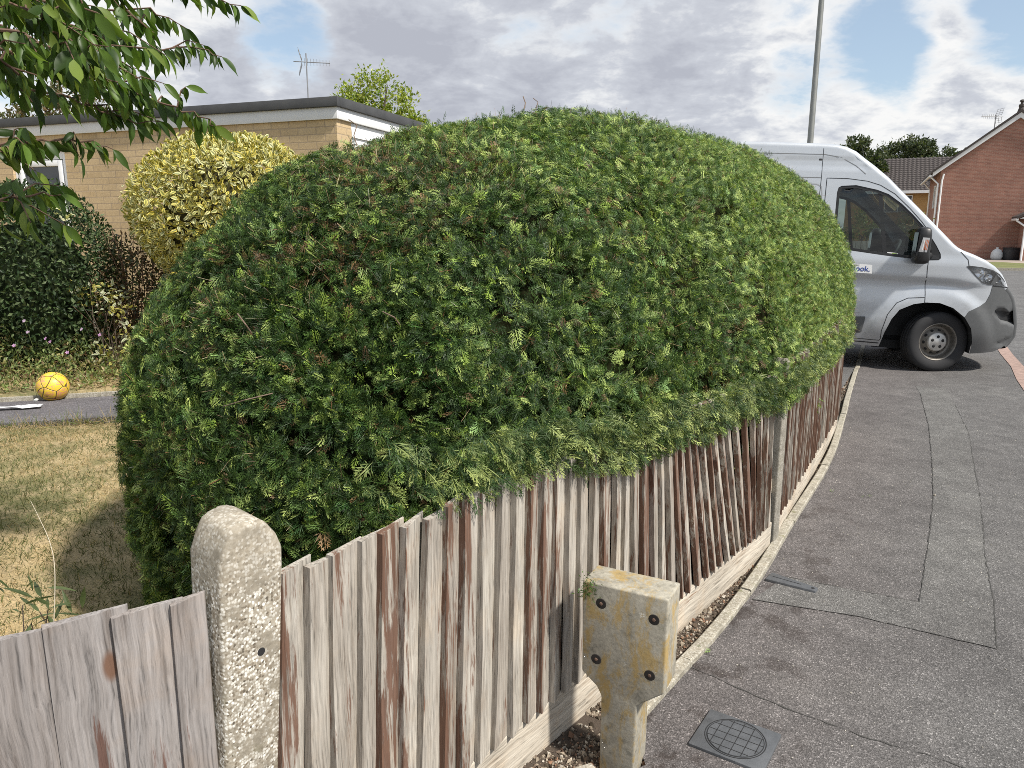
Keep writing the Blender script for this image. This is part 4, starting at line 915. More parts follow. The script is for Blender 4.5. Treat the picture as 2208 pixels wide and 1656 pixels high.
# mirror
mr = MB()
def loft(mbx, secs, m=0):
    V = []; K_ = len(secs[0])
    for s_ in secs: V += s_
    F = [(i * K_ + k, i * K_ + (k + 1) % K_, (i + 1) * K_ + (k + 1) % K_, (i + 1) * K_ + k) for i in range(len(secs) - 1) for k in range(K_)] + [tuple(range(K_))[::-1], tuple((len(secs) - 1) * K_ + k for k in range(K_))]
    mbx.add(V, F, m)
def rrect(cx, cy, z, hx, hy, p=3.2, n=20):
    out = []
    for k in range(n):
        t = 2 * math.pi * k / n; c_, s_ = math.cos(t), math.sin(t); out.append((cx + hx * math.copysign(abs(c_) ** (2 / p), c_), cy + hy * math.copysign(abs(s_) ** (2 / p), s_), z))
    return out
for s_ in (-1, 1):
    mr = MB(); X0 = -.340; yo = 1.17
    loft(mr, [rrect(X0 - .005, s_ * yo, z, hx, hy) for z, hx, hy in ((1.245, .035, .05), (1.258, .072, .095), (1.29, .088, .105), (1.37, .085, .11), (1.38, .078, .11), (1.46, .076, .11), (1.56, .074, .108), (1.62, .066, .10), (1.645, .045, .075), (1.652, .02, .04))])
    mo = mr.build('door_mirror', BLACKP, van, 'all')
    am = MB(); am.tube([(-.24, s_ * .985, 1.40), (-.28, s_ * 1.06, 1.45), (-.31, s_ * 1.12, 1.50)], [.055, .045, .04], 10); am.tube([(-.22, s_ * .985, 1.335), (-.27, s_ * 1.06, 1.33), (-.30, s_ * 1.12, 1.33)], [.05, .045, .04], 10); am.build('mirror_arm', BLACKP, mo, True)
    gl_ = MB(); gl_.add([(X0 - .083, s_ * (yo - .08), 1.30), (X0 - .083, s_ * (yo + .08), 1.30), (X0 - .080, s_ * (yo + .08), 1.59), (X0 - .080, s_ * (yo - .08), 1.59)], [(0, 1, 2, 3)]); gl_.build('mirror_glass', CHROME, mo)
    ind = MB(); yy = s_ * (yo + .1095); ind.add([(X0 - .060, yy, 1.378), (X0 + .024, yy, 1.378), (X0 + .034, yy, 1.535), (X0 - .034, yy, 1.538), (X0 - .060, s_ * (yo + .09), 1.378), (X0 + .024, s_ * (yo + .09), 1.378), (X0 + .034, s_ * (yo + .09), 1.535), (X0 - .034, s_ * (yo + .09), 1.538)], [(0, 1, 2, 3), (0, 1, 5, 4), (1, 2, 6, 5), (2, 3, 7, 6), (3, 0, 4, 7)]); io = ind.build('side_indicator', CHROME, mo)
    i2 = MB(); yy = s_ * (yo + .1105)
    for q in range(4): i2.add([(X0 - .035 + q * .014 + .006, yy, 1.40), (X0 - .035 + q * .014 + .013, yy, 1.40), (X0 - .025 + q * .014 + .013, yy, 1.515), (X0 - .025 + q * .014 + .006, yy, 1.515)], [(0, 1, 2, 3)], 0 if q < 1 else 1)
    i2.build('indicator_lens', [STICK, AMBER], io)
# wheels
def wheel(x, side, steer=0.0):
    r0 = .352; o = bpy.data.objects.new('wheel', None); o.empty_display_size = .1; link(o, van); o.location = (x, side * .83, .352); o.rotation_euler = (0, 0, steer); s_ = side
    ty = MB(); ty.lathe([(.215, s_ * .095), (.235, s_ * .112), (.29, s_ * .118), (.325, s_ * .112), (.343, s_ * .098), (.3505, s_ * .085), (.352, s_ * .06), (.345, s_ * .057), (.345, s_ * .050), (.352, s_ * .047), (.352, s_ * .012), (.345, s_ * .009), (.345, s_ * -.009), (.352, s_ * -.012), (.352, s_ * -.047), (.345, s_ * -.05), (.345, s_ * -.057), (.352, s_ * -.06), (.349, s_ * -.09), (.325, s_ * -.112), (.22, s_ * -.11)], 64); ty.build('tyre', RUBBER, o, 'all')
    rm = MB(); rm.lathe([(.222, s_ * .100), (.216, s_ * .104), (.205, s_ * .092), (.196, s_ * .06), (.188, s_ * .020), (.165, s_ * .012), (.150, s_ * .022), (.112, s_ * .062), (.09, s_ * .07), (.0, s_ * .07)], 48)
    hc = MB(); hc.lathe([(.112, s_ * .066), (.108, s_ * .086), (.098, s_ * .092), (.045, s_ * .094), (.038, s_ * .099), (.0, s_ * .100)], 40)
    for k in range(5):
        a = k * 2 * math.pi / 5 + .3; hc.lathe([(.0, s_ * .0962), (.0165, s_ * .0962), (.0185, s_ * .093)], 14, 1, 'y', (.062 * math.cos(a), 0, .062 * math.sin(a)))
    for k in range(10):
        a = k * 2 * math.pi / 10 + .1; cx, cz = .135 * math.cos(a), .135 * math.sin(a); er = Vector((math.cos(a), 0, math.sin(a))); et = Vector((-math.sin(a), 0, math.cos(a))); nrm_ = Vector((0, s_, 0)) * .70 + er * .70
        sl_ = (er * .7 - Vector((0, s_, 0)) * .74).normalized(); c_ = Vector((cx, s_ * .0395, cz)) + nrm_ * .0015
        rm.add([c_ + et * .019 * math.cos(t) + sl_ * .016 * math.sin(t) for t in np.linspace(0, 2 * math.pi, 14, endpoint=False)], [tuple(range(14))], 1)
    rm.build('rim', [RIMM, IRON_D], o, 'all', fix=False); hc.build('hub_trim', [HUBM, IRON_D], o, 'all', fix=False)
    vl = MB(); vl.tube([(.19 * math.cos(1.5), s_ * .095, .19 * math.sin(1.5)), (.197 * math.cos(1.5), s_ * .115, .197 * math.sin(1.5))], .004, 6); vl.build('valve', IRON_D, o)
    return o
wheel(.02, -1, R(13)); wheel(.02, 1, R(13)); wheel(-3.45, -1); wheel(-3.45, 1)
# arch liners, underside, cab
for cx, rr in ((-.09, .505), (-3.45, .45)):
    for s_ in (-1, 1):
        al = MB(); pts = BOT[1:14] if cx > -1 else [(cx + rr * math.cos(t), .36 + rr * math.sin(t)) for t in np.linspace(R(-8), R(188), 18)]
        V = [(x, s_ * (halfw(x, z) - .006), z) for x, z in pts] + [(x, s_ * .60, z) for x, z in pts]; k_ = len(pts)
        al.add(V, [(i, i + 1, i + 1 + k_, i + k_) for i in range(k_ - 1)]); al.add([(cx - rr, s_ * .6, .2), (cx + rr, s_ * .6, .2), (cx + rr, s_ * .6, .85), (cx - rr, s_ * .6, .85)], [(0, 1, 2, 3)]); al.build('arch_liner', SHADE, van)
un = MB(); un.box(-4.38, .86, -.60, .60, .30, .36); un.box(-2.95, -.62, -.94, .94, .27, .33); un.box(-4.38, -3.95, -.94, .94, .30, .36); un.build('underside', SHADE, van)
cab = MB(); cab.box(-1.52, -1.46, -.93, .93, .33, 2.40); cab.box(-1.46, -.80, -.86, .86, 2.12, 2.15); cab.box(-1.46, -.62, -.95, -.90, .4, 1.30); cab.box(-1.46, -.62, .90, .95, .4, 1.30); cab.box(-1.46, .0, -.58, .58, .60, .66); cab.box(-.28, .12, -.93, .93, .86, 1.22); cab.box(-.16, .12, -.88, .88, 1.22, 1.30); cab.build('dashboard', SHADE, van, 'sharp', bevel=.03)
for y in (-.52, .20, .58):
    se = MB(); se.box(-1.12, -.62, y - .22, y + .22, .66, .98); se.box(-1.30, -1.10, y - .22, y + .22, .9, 1.50); se.box(-1.29, -1.19, y - .12, y + .12, 1.53, 1.72); so_ = se.build('seat', plain('seat cloth', (.035, .037, .042), .9), van, 'sharp', bevel=.035)
sw = MB(); c_ = Vector((-.52, -.50, 1.32)); ax1 = Vector((0, 1, 0)); ax2 = Vector((.45, 0, .89)).normalized()
sw.tube([c_ + ax1 * .2 * math.cos(t) + ax2 * .2 * math.sin(t) for t in np.linspace(0, 2 * math.pi, 32)], .016, 8, cap=False); sw.tube([c_ - ax1 * .19, c_, c_ + ax1 * .19], .02, 6); sw.tube([c_, c_ + Vector((.28, 0, -.15))], .035, 8); sw.build('steering_wheel', plain('wheel rim grey', (.10, .105, .11), .4), van, True)
ae = MB(); ae.tube([(-.95, -.55, 2.40), (-.99, -.55, 2.55)], .004, 6); ae.build('roof_aerial', BLACKP, van)

# ------------------------------------------------------------------ buildings
def bung_frame(): return math.atan2(-.3306559, .94375138)
# the flat roofed bungalow: local x runs from its far left to the near corner (x = 0), y runs back
t = thing('bungalow', 'flat roofed buff brick bungalow with white fascia behind the yellow shrub', 'bungalow', (-1.848, 8.136, .30), (0, 0, bung_frame()))
TOP = 2.47
mb = MB()
wx0, wx1, wz0, wz1 = -4.74, -3.84, .9, 2.29
mb.box(-13, wx0, .03, .25, -.4, TOP); mb.box(wx1, 0, .03, .25, -.4, TOP); mb.box(wx0, wx1, .03, .25, -.4, wz0); mb.box(wx0, wx1, .03, .25, wz1, TOP)
mb.box(-.20, 0, .25, .32, -.4, TOP); mb.build('wall', YBRICK, t)
mb = MB(); mb.box(-13, .03, .0, .03, TOP, TOP + .125); mb.box(.0, .03, .03, 7.5, TOP, TOP + .125); mb.build('fascia', WHITE, t, 'sharp', bevel=.004)
mb = MB(); mb.box(-13.02, .055, -.03, 7.52, TOP + .125, TOP + .21); mb.box(-13.02, .06, -.036, 0.02, TOP + .118, TOP + .216); mb.box(.02, .062, .02, 7.52, TOP + .118, TOP + .216); mb.build('roof', FELT, t, 'sharp', bevel=.006)
mb = MB()
for k in range(17): 
    z0 = -.4 + k * .17; hz = min(.168, TOP - z0)
    if hz <= .01: break
    mb.add([(-.02, .32, z0), (.012, .32, z0), (-.008, .32, z0 + hz), (-.02, .32, z0 + hz), (-.02, 7.5, z0), (.012, 7.5, z0), (-.008, 7.5, z0 + hz), (-.02, 7.5, z0 + hz)], [(0, 1, 2, 3), (7, 6, 5, 4), (1, 5, 6, 2), (0, 4, 5, 1), (3, 2, 6, 7)])
mb.build('weatherboard', WHITE, t)
mb = MB(); mb.box(-12.8, -.3, 7.2, 7.45, -.4, TOP); mb.build('back_wall', YBRICK, t)
wo = MB()
for a in ((wx0, wx0 + .075, wz0, wz1), (wx1 - .075, wx1, wz0, wz1), (wx0 + .075, wx1 - .075, wz1 - .10, wz1), (wx0 + .075, wx1 - .075, wz0, wz0 + .09)): wo.box(a[0], a[1], .06, .14, a[2], a[3])
for a in ((wx0 + .085, wx0 + .15, wz0 + .1, wz1 - .11), (wx1 - .15, wx1 - .085, wz0 + .1, wz1 - .11), (wx0 + .15, wx1 - .15, wz1 - .18, wz1 - .11), (wx0 + .15, wx1 - .15, wz0 + .1, wz0 + .16)): wo.box(a[0], a[1], .045, .10, a[2], a[3])
wf = wo.build('window', UPVC, t, 'sharp', bevel=.006)
mb = MB(); mb.box(wx0 + .14, wx1 - .14, .085, .09, wz0 + .15, wz1 - .17); mb.build('pane', DGLASS, wf)

# aerials
def aerial(name, label, loc, rotz, mast, boom, els, grid, tilt=0, r=.012):
    t = thing(name, label, 'aerial', loc, (0, tilt, rotz))
    mb = MB(); mb.tube([(0, 0, -.4), (0, 0, mast)], r, 8); mb.build('mast', ALU, t, True)
    mb = MB(); z = mast - .12; mb.tube([(-boom * .35, 0, z), (boom * .65, 0, z)], r * .7, 6)
    for k in range(els):
        x = boom * (-.05 + .68 * k / (els - 1)); h_ = boom * .10 * (1 - .25 * k / els); mb.tube([(x, 0, z - h_), (x, 0, z + h_)], r * .35, 5); 
    mb.build('boom', ALU, t)
    mb = MB()
    for s_ in (1, -1):
        for q in range(4):
            zz = z + s_ * boom * (.07 + .085 * q); xx = -boom * (.12 + .07 * q * .4); mb.tube([(xx, -boom * .2, zz), (xx, boom * .2, zz)], r * .3, 5)
        for y in (-.18, 0, .18): mb.tube([(-boom * .12, boom * y, z + s_ * boom * .03), (-boom * .21, boom * y, z + s_ * boom * .34)], r * .35, 5)
    mb.build('reflector', ALU, t)
    return t
aerial('tv_aerial', 'television aerial with mesh reflector standing on the flat roof', (-3.02, 11.62, 2.98), R(14), 1.20, .52, 9, True, r=.009)
aerial('tv_aerial', 'faint television aerial above the red brick house roof', (31.3, 50.5, 7.35), R(186), 1.75, 1.5, 9, True, r=.03)

# a neighbour's low tiled roof beyond the hedge
t = thing('neighbour_house', 'low house with dark tiled ridge just showing over the hedge crest', 'house', (-5.6, 26, 0), (0, 0, R(-4)))
mb = MB(); mb.box(0, 7.5, .4, 6.6, 0, 3.2); mb.build('wall', YBRICK2, t); mb = MB()
mb.add([(-.3, 0, 3.15), (7.8, 0, 3.15), (7.8, 3.5, 5.42), (-.3, 3.5, 5.42), (-.3, 7, 3.15), (7.8, 7, 3.15)], [(0, 1, 2, 3), (3, 2, 5, 4), (0, 3, 4), (1, 5, 2), (0, 4, 5, 1)])
for k in range(27): mb.tube([(-.3 + k * .3, 3.5, 5.43), (-.3 + k * .3 + .29, 3.5, 5.43)], .10, 8)
mb.build('roof', TILE, t)

def window(parent, x0, x1, z0, z1, y, mull=1, depth=.06):
    mb = MB(); f = .06
    for a in ((x0, x0 + f, z0, z1), (x1 - f, x1, z0, z1), (x0 + f, x1 - f, z0, z0 + f), (x0 + f, x1 - f, z1 - f, z1)): mb.box(a[0], a[1], y - depth, y + .02, a[2], a[3])
    for k in range(1, mull + 1):
        x = x0 + (x1 - x0) * k / (mull + 1); mb.box(x - .03, x + .03, y - depth + .003, y + .02, z0 + f, z1 - f)
    w = mb.build('window', UPVC, parent); mb = MB(); mb.box(x0 + f, x1 - f, y - .012, y - .004, z0 + f, z1 - f); mb.build('pane', DGLASS, w); return w
def pantiles(mb, x0, x1, ya, za, yb, zb, pitch=.3, rows=14, m=0):
    """overlapping wavy tile courses on one slope"""
    nx = int((x1 - x0) / pitch * 4)
    for r_ in range(rows):
        f0, f1 = r_ / rows, (r_ + 1.12) / rows; V = []
        for f, dzz in ((f0, .055), (f1, .012)):
            for k in range(nx + 1):
                x = x0 + (x1 - x0) * k / nx; wv = .035 * math.sin(2 * math.pi * (x - x0) / pitch); V.append((x, ya + (yb - ya) * f, za + (zb - za) * f + dzz + wv))
        k_ = nx + 1; mb.add(V + [(v[0], v[1], v[2] - .05) for v in V[:k_]], [(k, k + 1, k + 1 + k_, k + k_) for k in range(nx)] + [(k + 1, k, k + 2 * k_, k + 1 + 2 * k_) for k in range(nx)], m)
# red brick gabled house across the road: local x along the gable wall, y into the plot along the side wall
HA = -.44; HX, HY = 25.2, 45.2
t = thing('red_brick_house', 'two storey red brick house with plain gable wall and white bargeboards', 'house', (HX, HY, 0), (0, 0, HA))
GW, GE, GA, DP = 7.2, 5.2, 7.95, 8.5
mb = MB(); mb.add([(0, 0, 0), (GW, 0, 0), (GW, 0, GE), (GW / 2, 0, GA), (0, 0, GE), (0, DP, 0), (GW, DP, 0), (GW, DP, GE), (GW / 2, DP, GA), (0, DP, GE)], [(0, 1, 2, 3, 4), (9, 8, 7, 6, 5), (0, 5, 6, 1), (0, 4, 9, 5), (1, 6, 7, 2)]); mb.build('wall', RBRICK, t)
sl = (GA - GE) / (GW / 2)
mb = MB()
for s_ in (0, 1):
    X = (lambda x: x) if s_ == 0 else (lambda x: GW - x)
    a = [(X(-.42), -.14, GE - .42 * sl - .02), (X(GW / 2), -.14, GA - .02), (X(GW / 2), -.14, GA + .26), (X(-.42), -.14, GE - .42 * sl + .24)]
    mb.add(a + [(p[0], -.03, p[2]) for p in a], [(0, 1, 2, 3), (7, 6, 5, 4), (0, 4, 5, 1), (3, 2, 6, 7), (0, 3, 7, 4), (1, 5, 6, 2)])
mb.build('bargeboard', WHITE, t)
mb = MB()
for s_ in (0, 1):
    X = (lambda x: x) if s_ == 0 else (lambda x: GW - x)
    a = [(X(-.5), -.20, GE - .5 * sl + .20), (X(GW / 2), -.20, GA + .28), (X(GW / 2), -.20, GA + .42), (X(-.5), -.20, GE - .5 * sl + .34)]
    mb.add(a + [(p[0], DP + .2, p[2]) for p in a], [(0, 1, 2, 3), (7, 6, 5, 4), (0, 4, 5, 1), (3, 2, 6, 7), (0, 3, 7, 4), (1, 5, 6, 2)])
ro = mb.build('roof', TILE, t); 
mb = MB(); mb.lathe([(.34, 0), (.26, .25), (.20, .40), (.24, .46), (.24, .62), (.12, .64), (.12, .80), (.22, .84), (.16, .95), (.0, .98)], 10, 0, 'z', (GW / 2, .1, GA + .2)); mb.V = [((v[0] - GW / 2) * .6 + GW / 2, v[1] * .6, (v[2] - GA - .3) * .75 + GA + .3) for v in mb.V]; mb.build('ridge_finial', TILE, ro)
mb = MB(); mb.tube([(-.52, -.1, GE - .30), (-.52, DP, GE - .30)], .07, 8); mb.build('gutter', UPVC, t)
for pts in ([(-.45, .35, GE - .36), (-.08, .06, GE - .75), (-.08, .06, .05)], [(-.45, DP - 2.2, GE - .36), (-.09, DP - 2.2, GE - .8), (-.09, DP - 2.2, .05)], [(.16, -.06, GE - .2), (.10, -.06, GE - .6), (.10, -.06, .05)]):
    mb = MB(); mb.tube(pts, .05, 8); mb.build('downpipe', UPVC, t, True)
# windows of the side wall
wh = bpy.data.objects.new('side_windows', None)
for (y0, y1, z0, z1) in ((1.7, 3.1, 3.1, 4.45), (1.9, 2.9, .3, 2.2)):
    mb = MB(); f = .07
    for a in ((y0, y0 + f, z0, z1), (y1 - f, y1, z0, z1), (y0, y1, z0, z0 + f), (y0, y1, z1 - f, z1)): mb.box(-.07, .02, a[0], a[1], a[2], a[3])
    w = mb.build('window', UPVC, t); mb = MB(); mb.box(-.02, -.01, y0 + f, y1 - f, z0 + f, z1 - f); mb.build('pane', DGLASS, w)
# its lower side wing to the right
t2 = thing('garage_wing', 'low red brick garage with tiled roof and white gable beside the gable wall', 'garage', (HX, HY, 0), (0, 0, HA))
gx, gy = 4.25, -1.6
mb = MB(); mb.add([(gx, gy, 0), (gx + 4, gy, 0), (gx + 4, gy, 2.55), (gx + 2, gy, 3.6), (gx, gy, 2.55), (gx, -.02, 0), (gx + 4, -.02, 0), (gx + 4, -.02, 2.55), (gx + 2, -.02, 3.6), (gx, -.02, 2.55)], [(0, 1, 2, 3, 4), (9, 8, 7, 6, 5), (0, 4, 9, 5), (1, 6, 7, 2)]); mb.build('wall', RBRICK, t2)
mb = MB(); mb.add([(gx - .3, gy - .13, 2.38), (gx + 4.3, gy - .13, 2.38), (gx + 2, gy - .13, 3.55), (gx - .3, gy - .02, 2.38), (gx + 4.3, gy - .02, 2.38), (gx + 2, gy - .02, 3.55)], [(0, 1, 2), (5, 4, 3), (0, 3, 4, 1), (1, 4, 5, 2), (2, 5, 3, 0)]); mb.build('gable_board', WHITE, t2)
mb = MB()
for s_ in (1, -1):
    a = [(gx + 2 - s_ * 2.45, gy - .2, 2.36), (gx + 2, gy - .2, 3.62), (gx + 2, gy - .2, 3.76), (gx + 2 - s_ * 2.45, gy - .2, 2.50)]; mb.add(a + [(p[0], -.05, p[2]) for p in a], [(0, 1, 2, 3), (7, 6, 5, 4), (0, 4, 5, 1), (3, 2, 6, 7), (0, 3, 7, 4)])
mb.build('roof', TILE, t2)
mb = MB(); mb.tube([(gx - .42, gy - .15, 2.34), (gx - .42, -.2, 2.34)], .07, 8); mb.build('gutter', UPVC, t2); mb = MB(); mb.tube([(gx - .40, gy + .1, 2.28), (gx + .0, gy - .08, 1.95), (gx + .0, gy - .08, .05)], .055, 8); mb.build('downpipe', UPVC, t2, True)
hm = Matrix.Translation((HX, HY, 0)) @ Matrix.Rotation(HA, 4, 'Z')
mb = MB(); mb.box(-.35, .35, -.3, .3, 0, .62); mb.box(-.37, .37, -.32, .32, .62, .70); o = mb.build('recycling_box', plain('black crate', (.02, .02, .022), .6), None, 'sharp', bevel=.04); o.location = hm @ Vector((3.9, -.9, .1)); tag(o, 'black lidded box standing against the red gable wall', 'box')
mb = MB(); loft(mb, [rrect(0, 0, z, hx, hx * .9, 2.4, 14) for z, hx in ((0, .24), (.15, .30), (.40, .28), (.54, .20), (.60, .10), (.64, .05), (.70, .08))]); o = mb.build('refuse_sack', plain('white sack', (.62, .64, .64), .6, var=.25, scale=12), None, 'all'); o.location = hm @ Vector((3.2, -.8, .1)); tag(o, 'white refuse sack beside the black box by the gable wall', 'sack')
# gold brick house behind
t = thing('gold_brick_house', 'gold brick house with dark pantiled roof behind the red one', 'house', (30.6, 60.0, 0), (0, 0, HA))
mb = MB(); mb.box(-4, 6, 0, 7, 0, 4.95); mb.build('wall', YBRICK2, t)
mb = MB(); mb.add([(-4.4, -.45, 4.82), (6.4, -.45, 4.82), (6.4, 3.5, 7.55), (-2.0, 3.5, 7.55), (-4.4, 7.4, 4.82), (6.4, 7.4, 4.82)], [(0, 1, 2, 3), (3, 2, 5, 4), (0, 3, 4), (1, 5, 2), (0, 4, 5, 1)]); ro = mb.build('roof', TILE, t)
mb = MB(); nx = 140; rows_ = 15
for r_ in range(rows_):
    f0 = r_ / rows_; f1 = (r_ + 1.1) / rows_; V = []
    xl = lambda f: -4.4 + 2.4 * min(f, 1)
    for f, dzz in ((f0, .09), (f1, .03)):
        for k in range(nx + 1):
            x = max(-4.4 + 10.8 * k / nx, xl(f)); V.append((x, -.45 + 3.95 * f, 4.82 + 2.73 * f + dzz + .03 * math.sin(x * 2 * math.pi / .3)))
    k_ = nx + 1; mb.add(V + [(v[0], v[1] - .01, v[2] - .07) for v in V[:k_]], [(k, k + 1, k + 1 + k_, k + k_) for k in range(nx)] + [(k + 1, k, k + 2 * k_, k + 1 + 2 * k_) for k in range(nx)])
mb.build('roof_tiles', TILE, ro)
mb = MB(); mb.box(-4.4, 6.4, -.52, -.46, 4.62, 4.84); mb.build('fascia', WHITE, t)
mb = MB(); mb.lathe([(.34, 0), (.22, .1), (.11, .15), (.10, .75), (.17, .78), (.17, .9), (.0, .92)], 10, 0, 'z', (2.5, .55, 5.55)); mb.build('vent_pipe', UPVC, ro)
window(t, -1.2, .75, 3.2, 4.5, 0); window(t, 3.2, 4.6, 3.2, 4.5, 0)
for x in (2.75,): mb = MB(); mb.tube([(x, -.08, 4.6), (x, -.08, 0)], .06, 8); mb.build('downpipe', UPVC, t, True)

# street lamp
t = thing('street_lamp', 'slim grey tubular lamp column rising behind the van', 'street lamp', (5.70, 14.85, 0), (0, R(.2), 0))
mb = MB(); mb.tube([(0, 0, 0), (0, 0, 1.1), (0, 0, 1.18), (0, 0, 8.2)], [.09, .09, .062, .042], 16); mb.tube([(0, 0, 8.15), (0, -.3, 8.4), (0, -.9, 8.5)], .03, 10); mb.build('pole', STEEL, t, True)
mb = MB(); mb.box(-.13, .13, -1.5, -.85, 8.44, 8.56); mb.build('lamp_head', STEEL, t, 'sharp', bevel=.03)
# board fence and bush past the van, seen through its windows
g = thing('back_fence', 'plain pale board fence seen through the van windows', 'fence', (8.2, 17.6, .2), (0, 0, R(-8)))
mb = MB()
for k in range(19): mb.box(-.9 + k * .12, -.9 + k * .12 + .112, -.01 - .006 * (k % 2), .01, 0, 1.22 + random.uniform(-.01, .01), 0, None, (random.random(), .1, random.uniform(.5, .9)))
mb.build('board_panel', WOODL, g, col=True)

# ------------------------------------------------------------------ vegetation
def leaf_t(width=.42, fold=.12, curl=.25, n=4, tipw=.0, drip=False):
    """a pointed leaf along +Y, one unit long, folded along its midrib"""
    V = []; Wt = []; ys = np.linspace(0, 1, n + 1)
    for y in ys:
        w = width * (math.sin(math.pi * min(y * 1.02, 1) ** (.8)) ** .8 if 0 < y < 1 else 0.02)
        if drip and y > .8: w *= .55
        z = -curl * y * y
        V += [(-w / 2, y, z + fold * w), (0, y, z), (w / 2, y, z + fold * w)]; Wt += [1, 0, 1]
    F = []
    for i in range(n): F += [(3 * i, 3 * i + 1, 3 * i + 4, 3 * i + 3), (3 * i + 1, 3 * i + 2, 3 * i + 5, 3 * i + 4)]
    return (np.array(V, float), np.array(F), np.array(Wt, float))
def shell_points(n, c, r, lo=.72, zcut=None, pw=2.0, lump=.06, top_bias=0.0):
    d = unit(rng.normal(0, 1, (n, 3)) + [0, 0, top_bias]); r = np.array(r)
    d2 = d / (np.abs(d) ** pw).sum(1, keepdims=True) ** (1 / pw)
    k = lo + (1 - lo) * rng.random((n, 1)) ** .45
    lm = 1 + lump * (np.sin(5 * d[:, :1] + 3 * d[:, 1:2]) * np.cos(4 * d[:, 2:3] + 2 * d[:, :1] + 1) + .5 * np.sin(11 * d[:, 1:2] + 7 * d[:, 2:3]))
    return np.array(c) + d2 * r * k * lm, unit(d / r)
def shrub_leaves(name, parent, n, c, r, tm, size, cols, m, up=.5, tipc=None, lo=.72, pw=2.0, lump=.06, spread=.9, squash=None):
    P_, N_ = shell_points(n, c, r, lo, None, pw, lump)
    d = unit(N_ * rng.uniform(.1, .9, (n, 1)) + rng.normal(0, spread * .6, (n, 3)) + [0, 0, up * .5])
    sz = rng.uniform(*size, n); base = np.array(cols)[rng.integers(0, len(cols), n)] * rng.uniform(.65, 1.25, (n, 1))
    tp = None if tipc is None else np.array(tipc)[rng.integers(0, len(tipc), n)] * rng.uniform(.75, 1.15, (n, 1))
    return scatter(name, tm, rng.integers(0, len(tm), n), P_ - d * sz[:, None] * .5, frames(d, N_ + rng.normal(0, .5, (n, 3))), sz, base, m, parent, tp)
LT = [leaf_t(.45, .15, .2), leaf_t(.5, .2, .35), leaf_t(.4, .1, .1)]
LT2 = [leaf_t(.5, .15, .25, 2), leaf_t(.42, .2, .1, 2)]
# yellow variegated shrub: yellow margins round a green blade
VG = []
for wd in (.42, .48):
    v, f, w = leaf_t(wd, .12, .2, 4)
    VG.append((v, f, w))
def core(name, parent, c, r, m, n=14):
    mb = MB(); V = []; F = []
    for i in range(n + 1):
        for k in range(2 * n):
            a = math.pi * i / n; b = math.pi * k / n; q = 1 + .08 * math.sin(5 * b + 3 * a) * math.sin(4 * a); V.append((c[0] + r[0] * q * math.sin(a) * math.cos(b), c[1] + r[1] * q * math.sin(a) * math.sin(b), c[2] + r[2] * q * math.cos(a)))
    F = [(i * 2 * n + k, i * 2 * n + (k + 1) % (2 * n), (i + 1) * 2 * n + (k + 1) % (2 * n), (i + 1) * 2 * n + k) for i in range(n) for k in range(2 * n)]
    return mesh_np(name, V, np.array(F), m, parent, smooth=True)
WOODY = plain('shrub wood', (.055, .05, .025), .95, var=.5, scale=30, spec=.0)
def stems(name, parent, base, tops, r0, m=BARK, sag=.1):
    mb = MB()
    for tp in tops:
        a = Vector(base) + Vector((random.uniform(-.08, .08), random.uniform(-.08, .08), 0)); b = Vector(tp); mid = a.lerp(b, .5) + Vector((random.uniform(-sag, sag), random.uniform(-sag, sag), 0)); mb.tube([a, mid, b], [r0, r0 * .8, r0 * .4], 6)
    return mb.build(name, m, parent, True)
sx, sy, sz_ = -2.60, 7.0, .36
t = thing('variegated_shrub', 'domed shrub of bright yellow margined leaves before the brick wall', 'shrub', (0, 0, 0))
YG = [(.09, .13, .03), (.07, .11, .035), (.14, .17, .05)]; YM = [(.86, .74, .22), (.86, .79, .36), (.82, .65, .12), (.88, .84, .48)]
shrub_leaves('foliage', t, 15000, (sx + .02, sy, 1.78), (.86, .76, .70), VG, (.04, .068), YG, LEAFG, .5, YM, .70, 2.3, .05)
shrub_leaves('lower_foliage', t, 1500, (sx + .05, sy - .1, 1.28), (.62, .55, .32), VG, (.05, .085), YG, LEAFG, .3, YM, .45, 2.0, .1)
core('inner_branches', t, (sx, sy, 1.72), (.56, .5, .5), WOODY)
stems('stem', t, (sx, sy + .1, sz_), [(sx + random.uniform(-.5, .5), sy + random.uniform(-.4, .4), random.uniform(1.1, 1.6)) for _ in range(16)], .022)
dx_, dy_ = -4.36, 6.85
t = thing('dark_shrub', 'dark glossy evergreen shrub clipped to a dome below the window', 'shrub', (0, 0, 0))
shrub_leaves('foliage', t, 17000, (dx_, dy_, 1.1), (.72, .65, .95), LT2, (.032, .058), [(.018, .036, .014), (.032, .060, .020), (.05, .085, .028), (.10, .135, .06)], LEAFG, .6, None, .68, 2.4, .06)
core('inner_branches', t, (dx_, dy_, 1.0), (.47, .42, .68), plain('dark wood', (.014, .02, .01), .95, spec=.0))
for i in range(6):
    p_ = Vector((dx_, dy_, 1.1)) + Vector((.6 * math.cos(i * 1.3 - 1.2), -.45, .55 + .12 * (i % 3)))
    if i in (1, 3, 4): o = scatter('pale_sprig', VG, rng.integers(0, 2, 16), np.array(p_) + rng.normal(0, .035, (16, 3)), frames(rng.normal(0, 1, (16, 3)), rng.normal(0, 1, (16, 3))), rng.uniform(.03, .06, 16), np.full((16, 3), .4) * [1.1, 1.1, .6], LEAF, t, np.full((16, 3), .6) * [1.1, 1.1, .7]); tag(o, kind='stuff')
t = thing('twiggy_shrub', 'brown twiggy half bare shrub between the dark and yellow shrubs', 'shrub', (0, 0, 0))
tx, ty = -3.48, 6.95
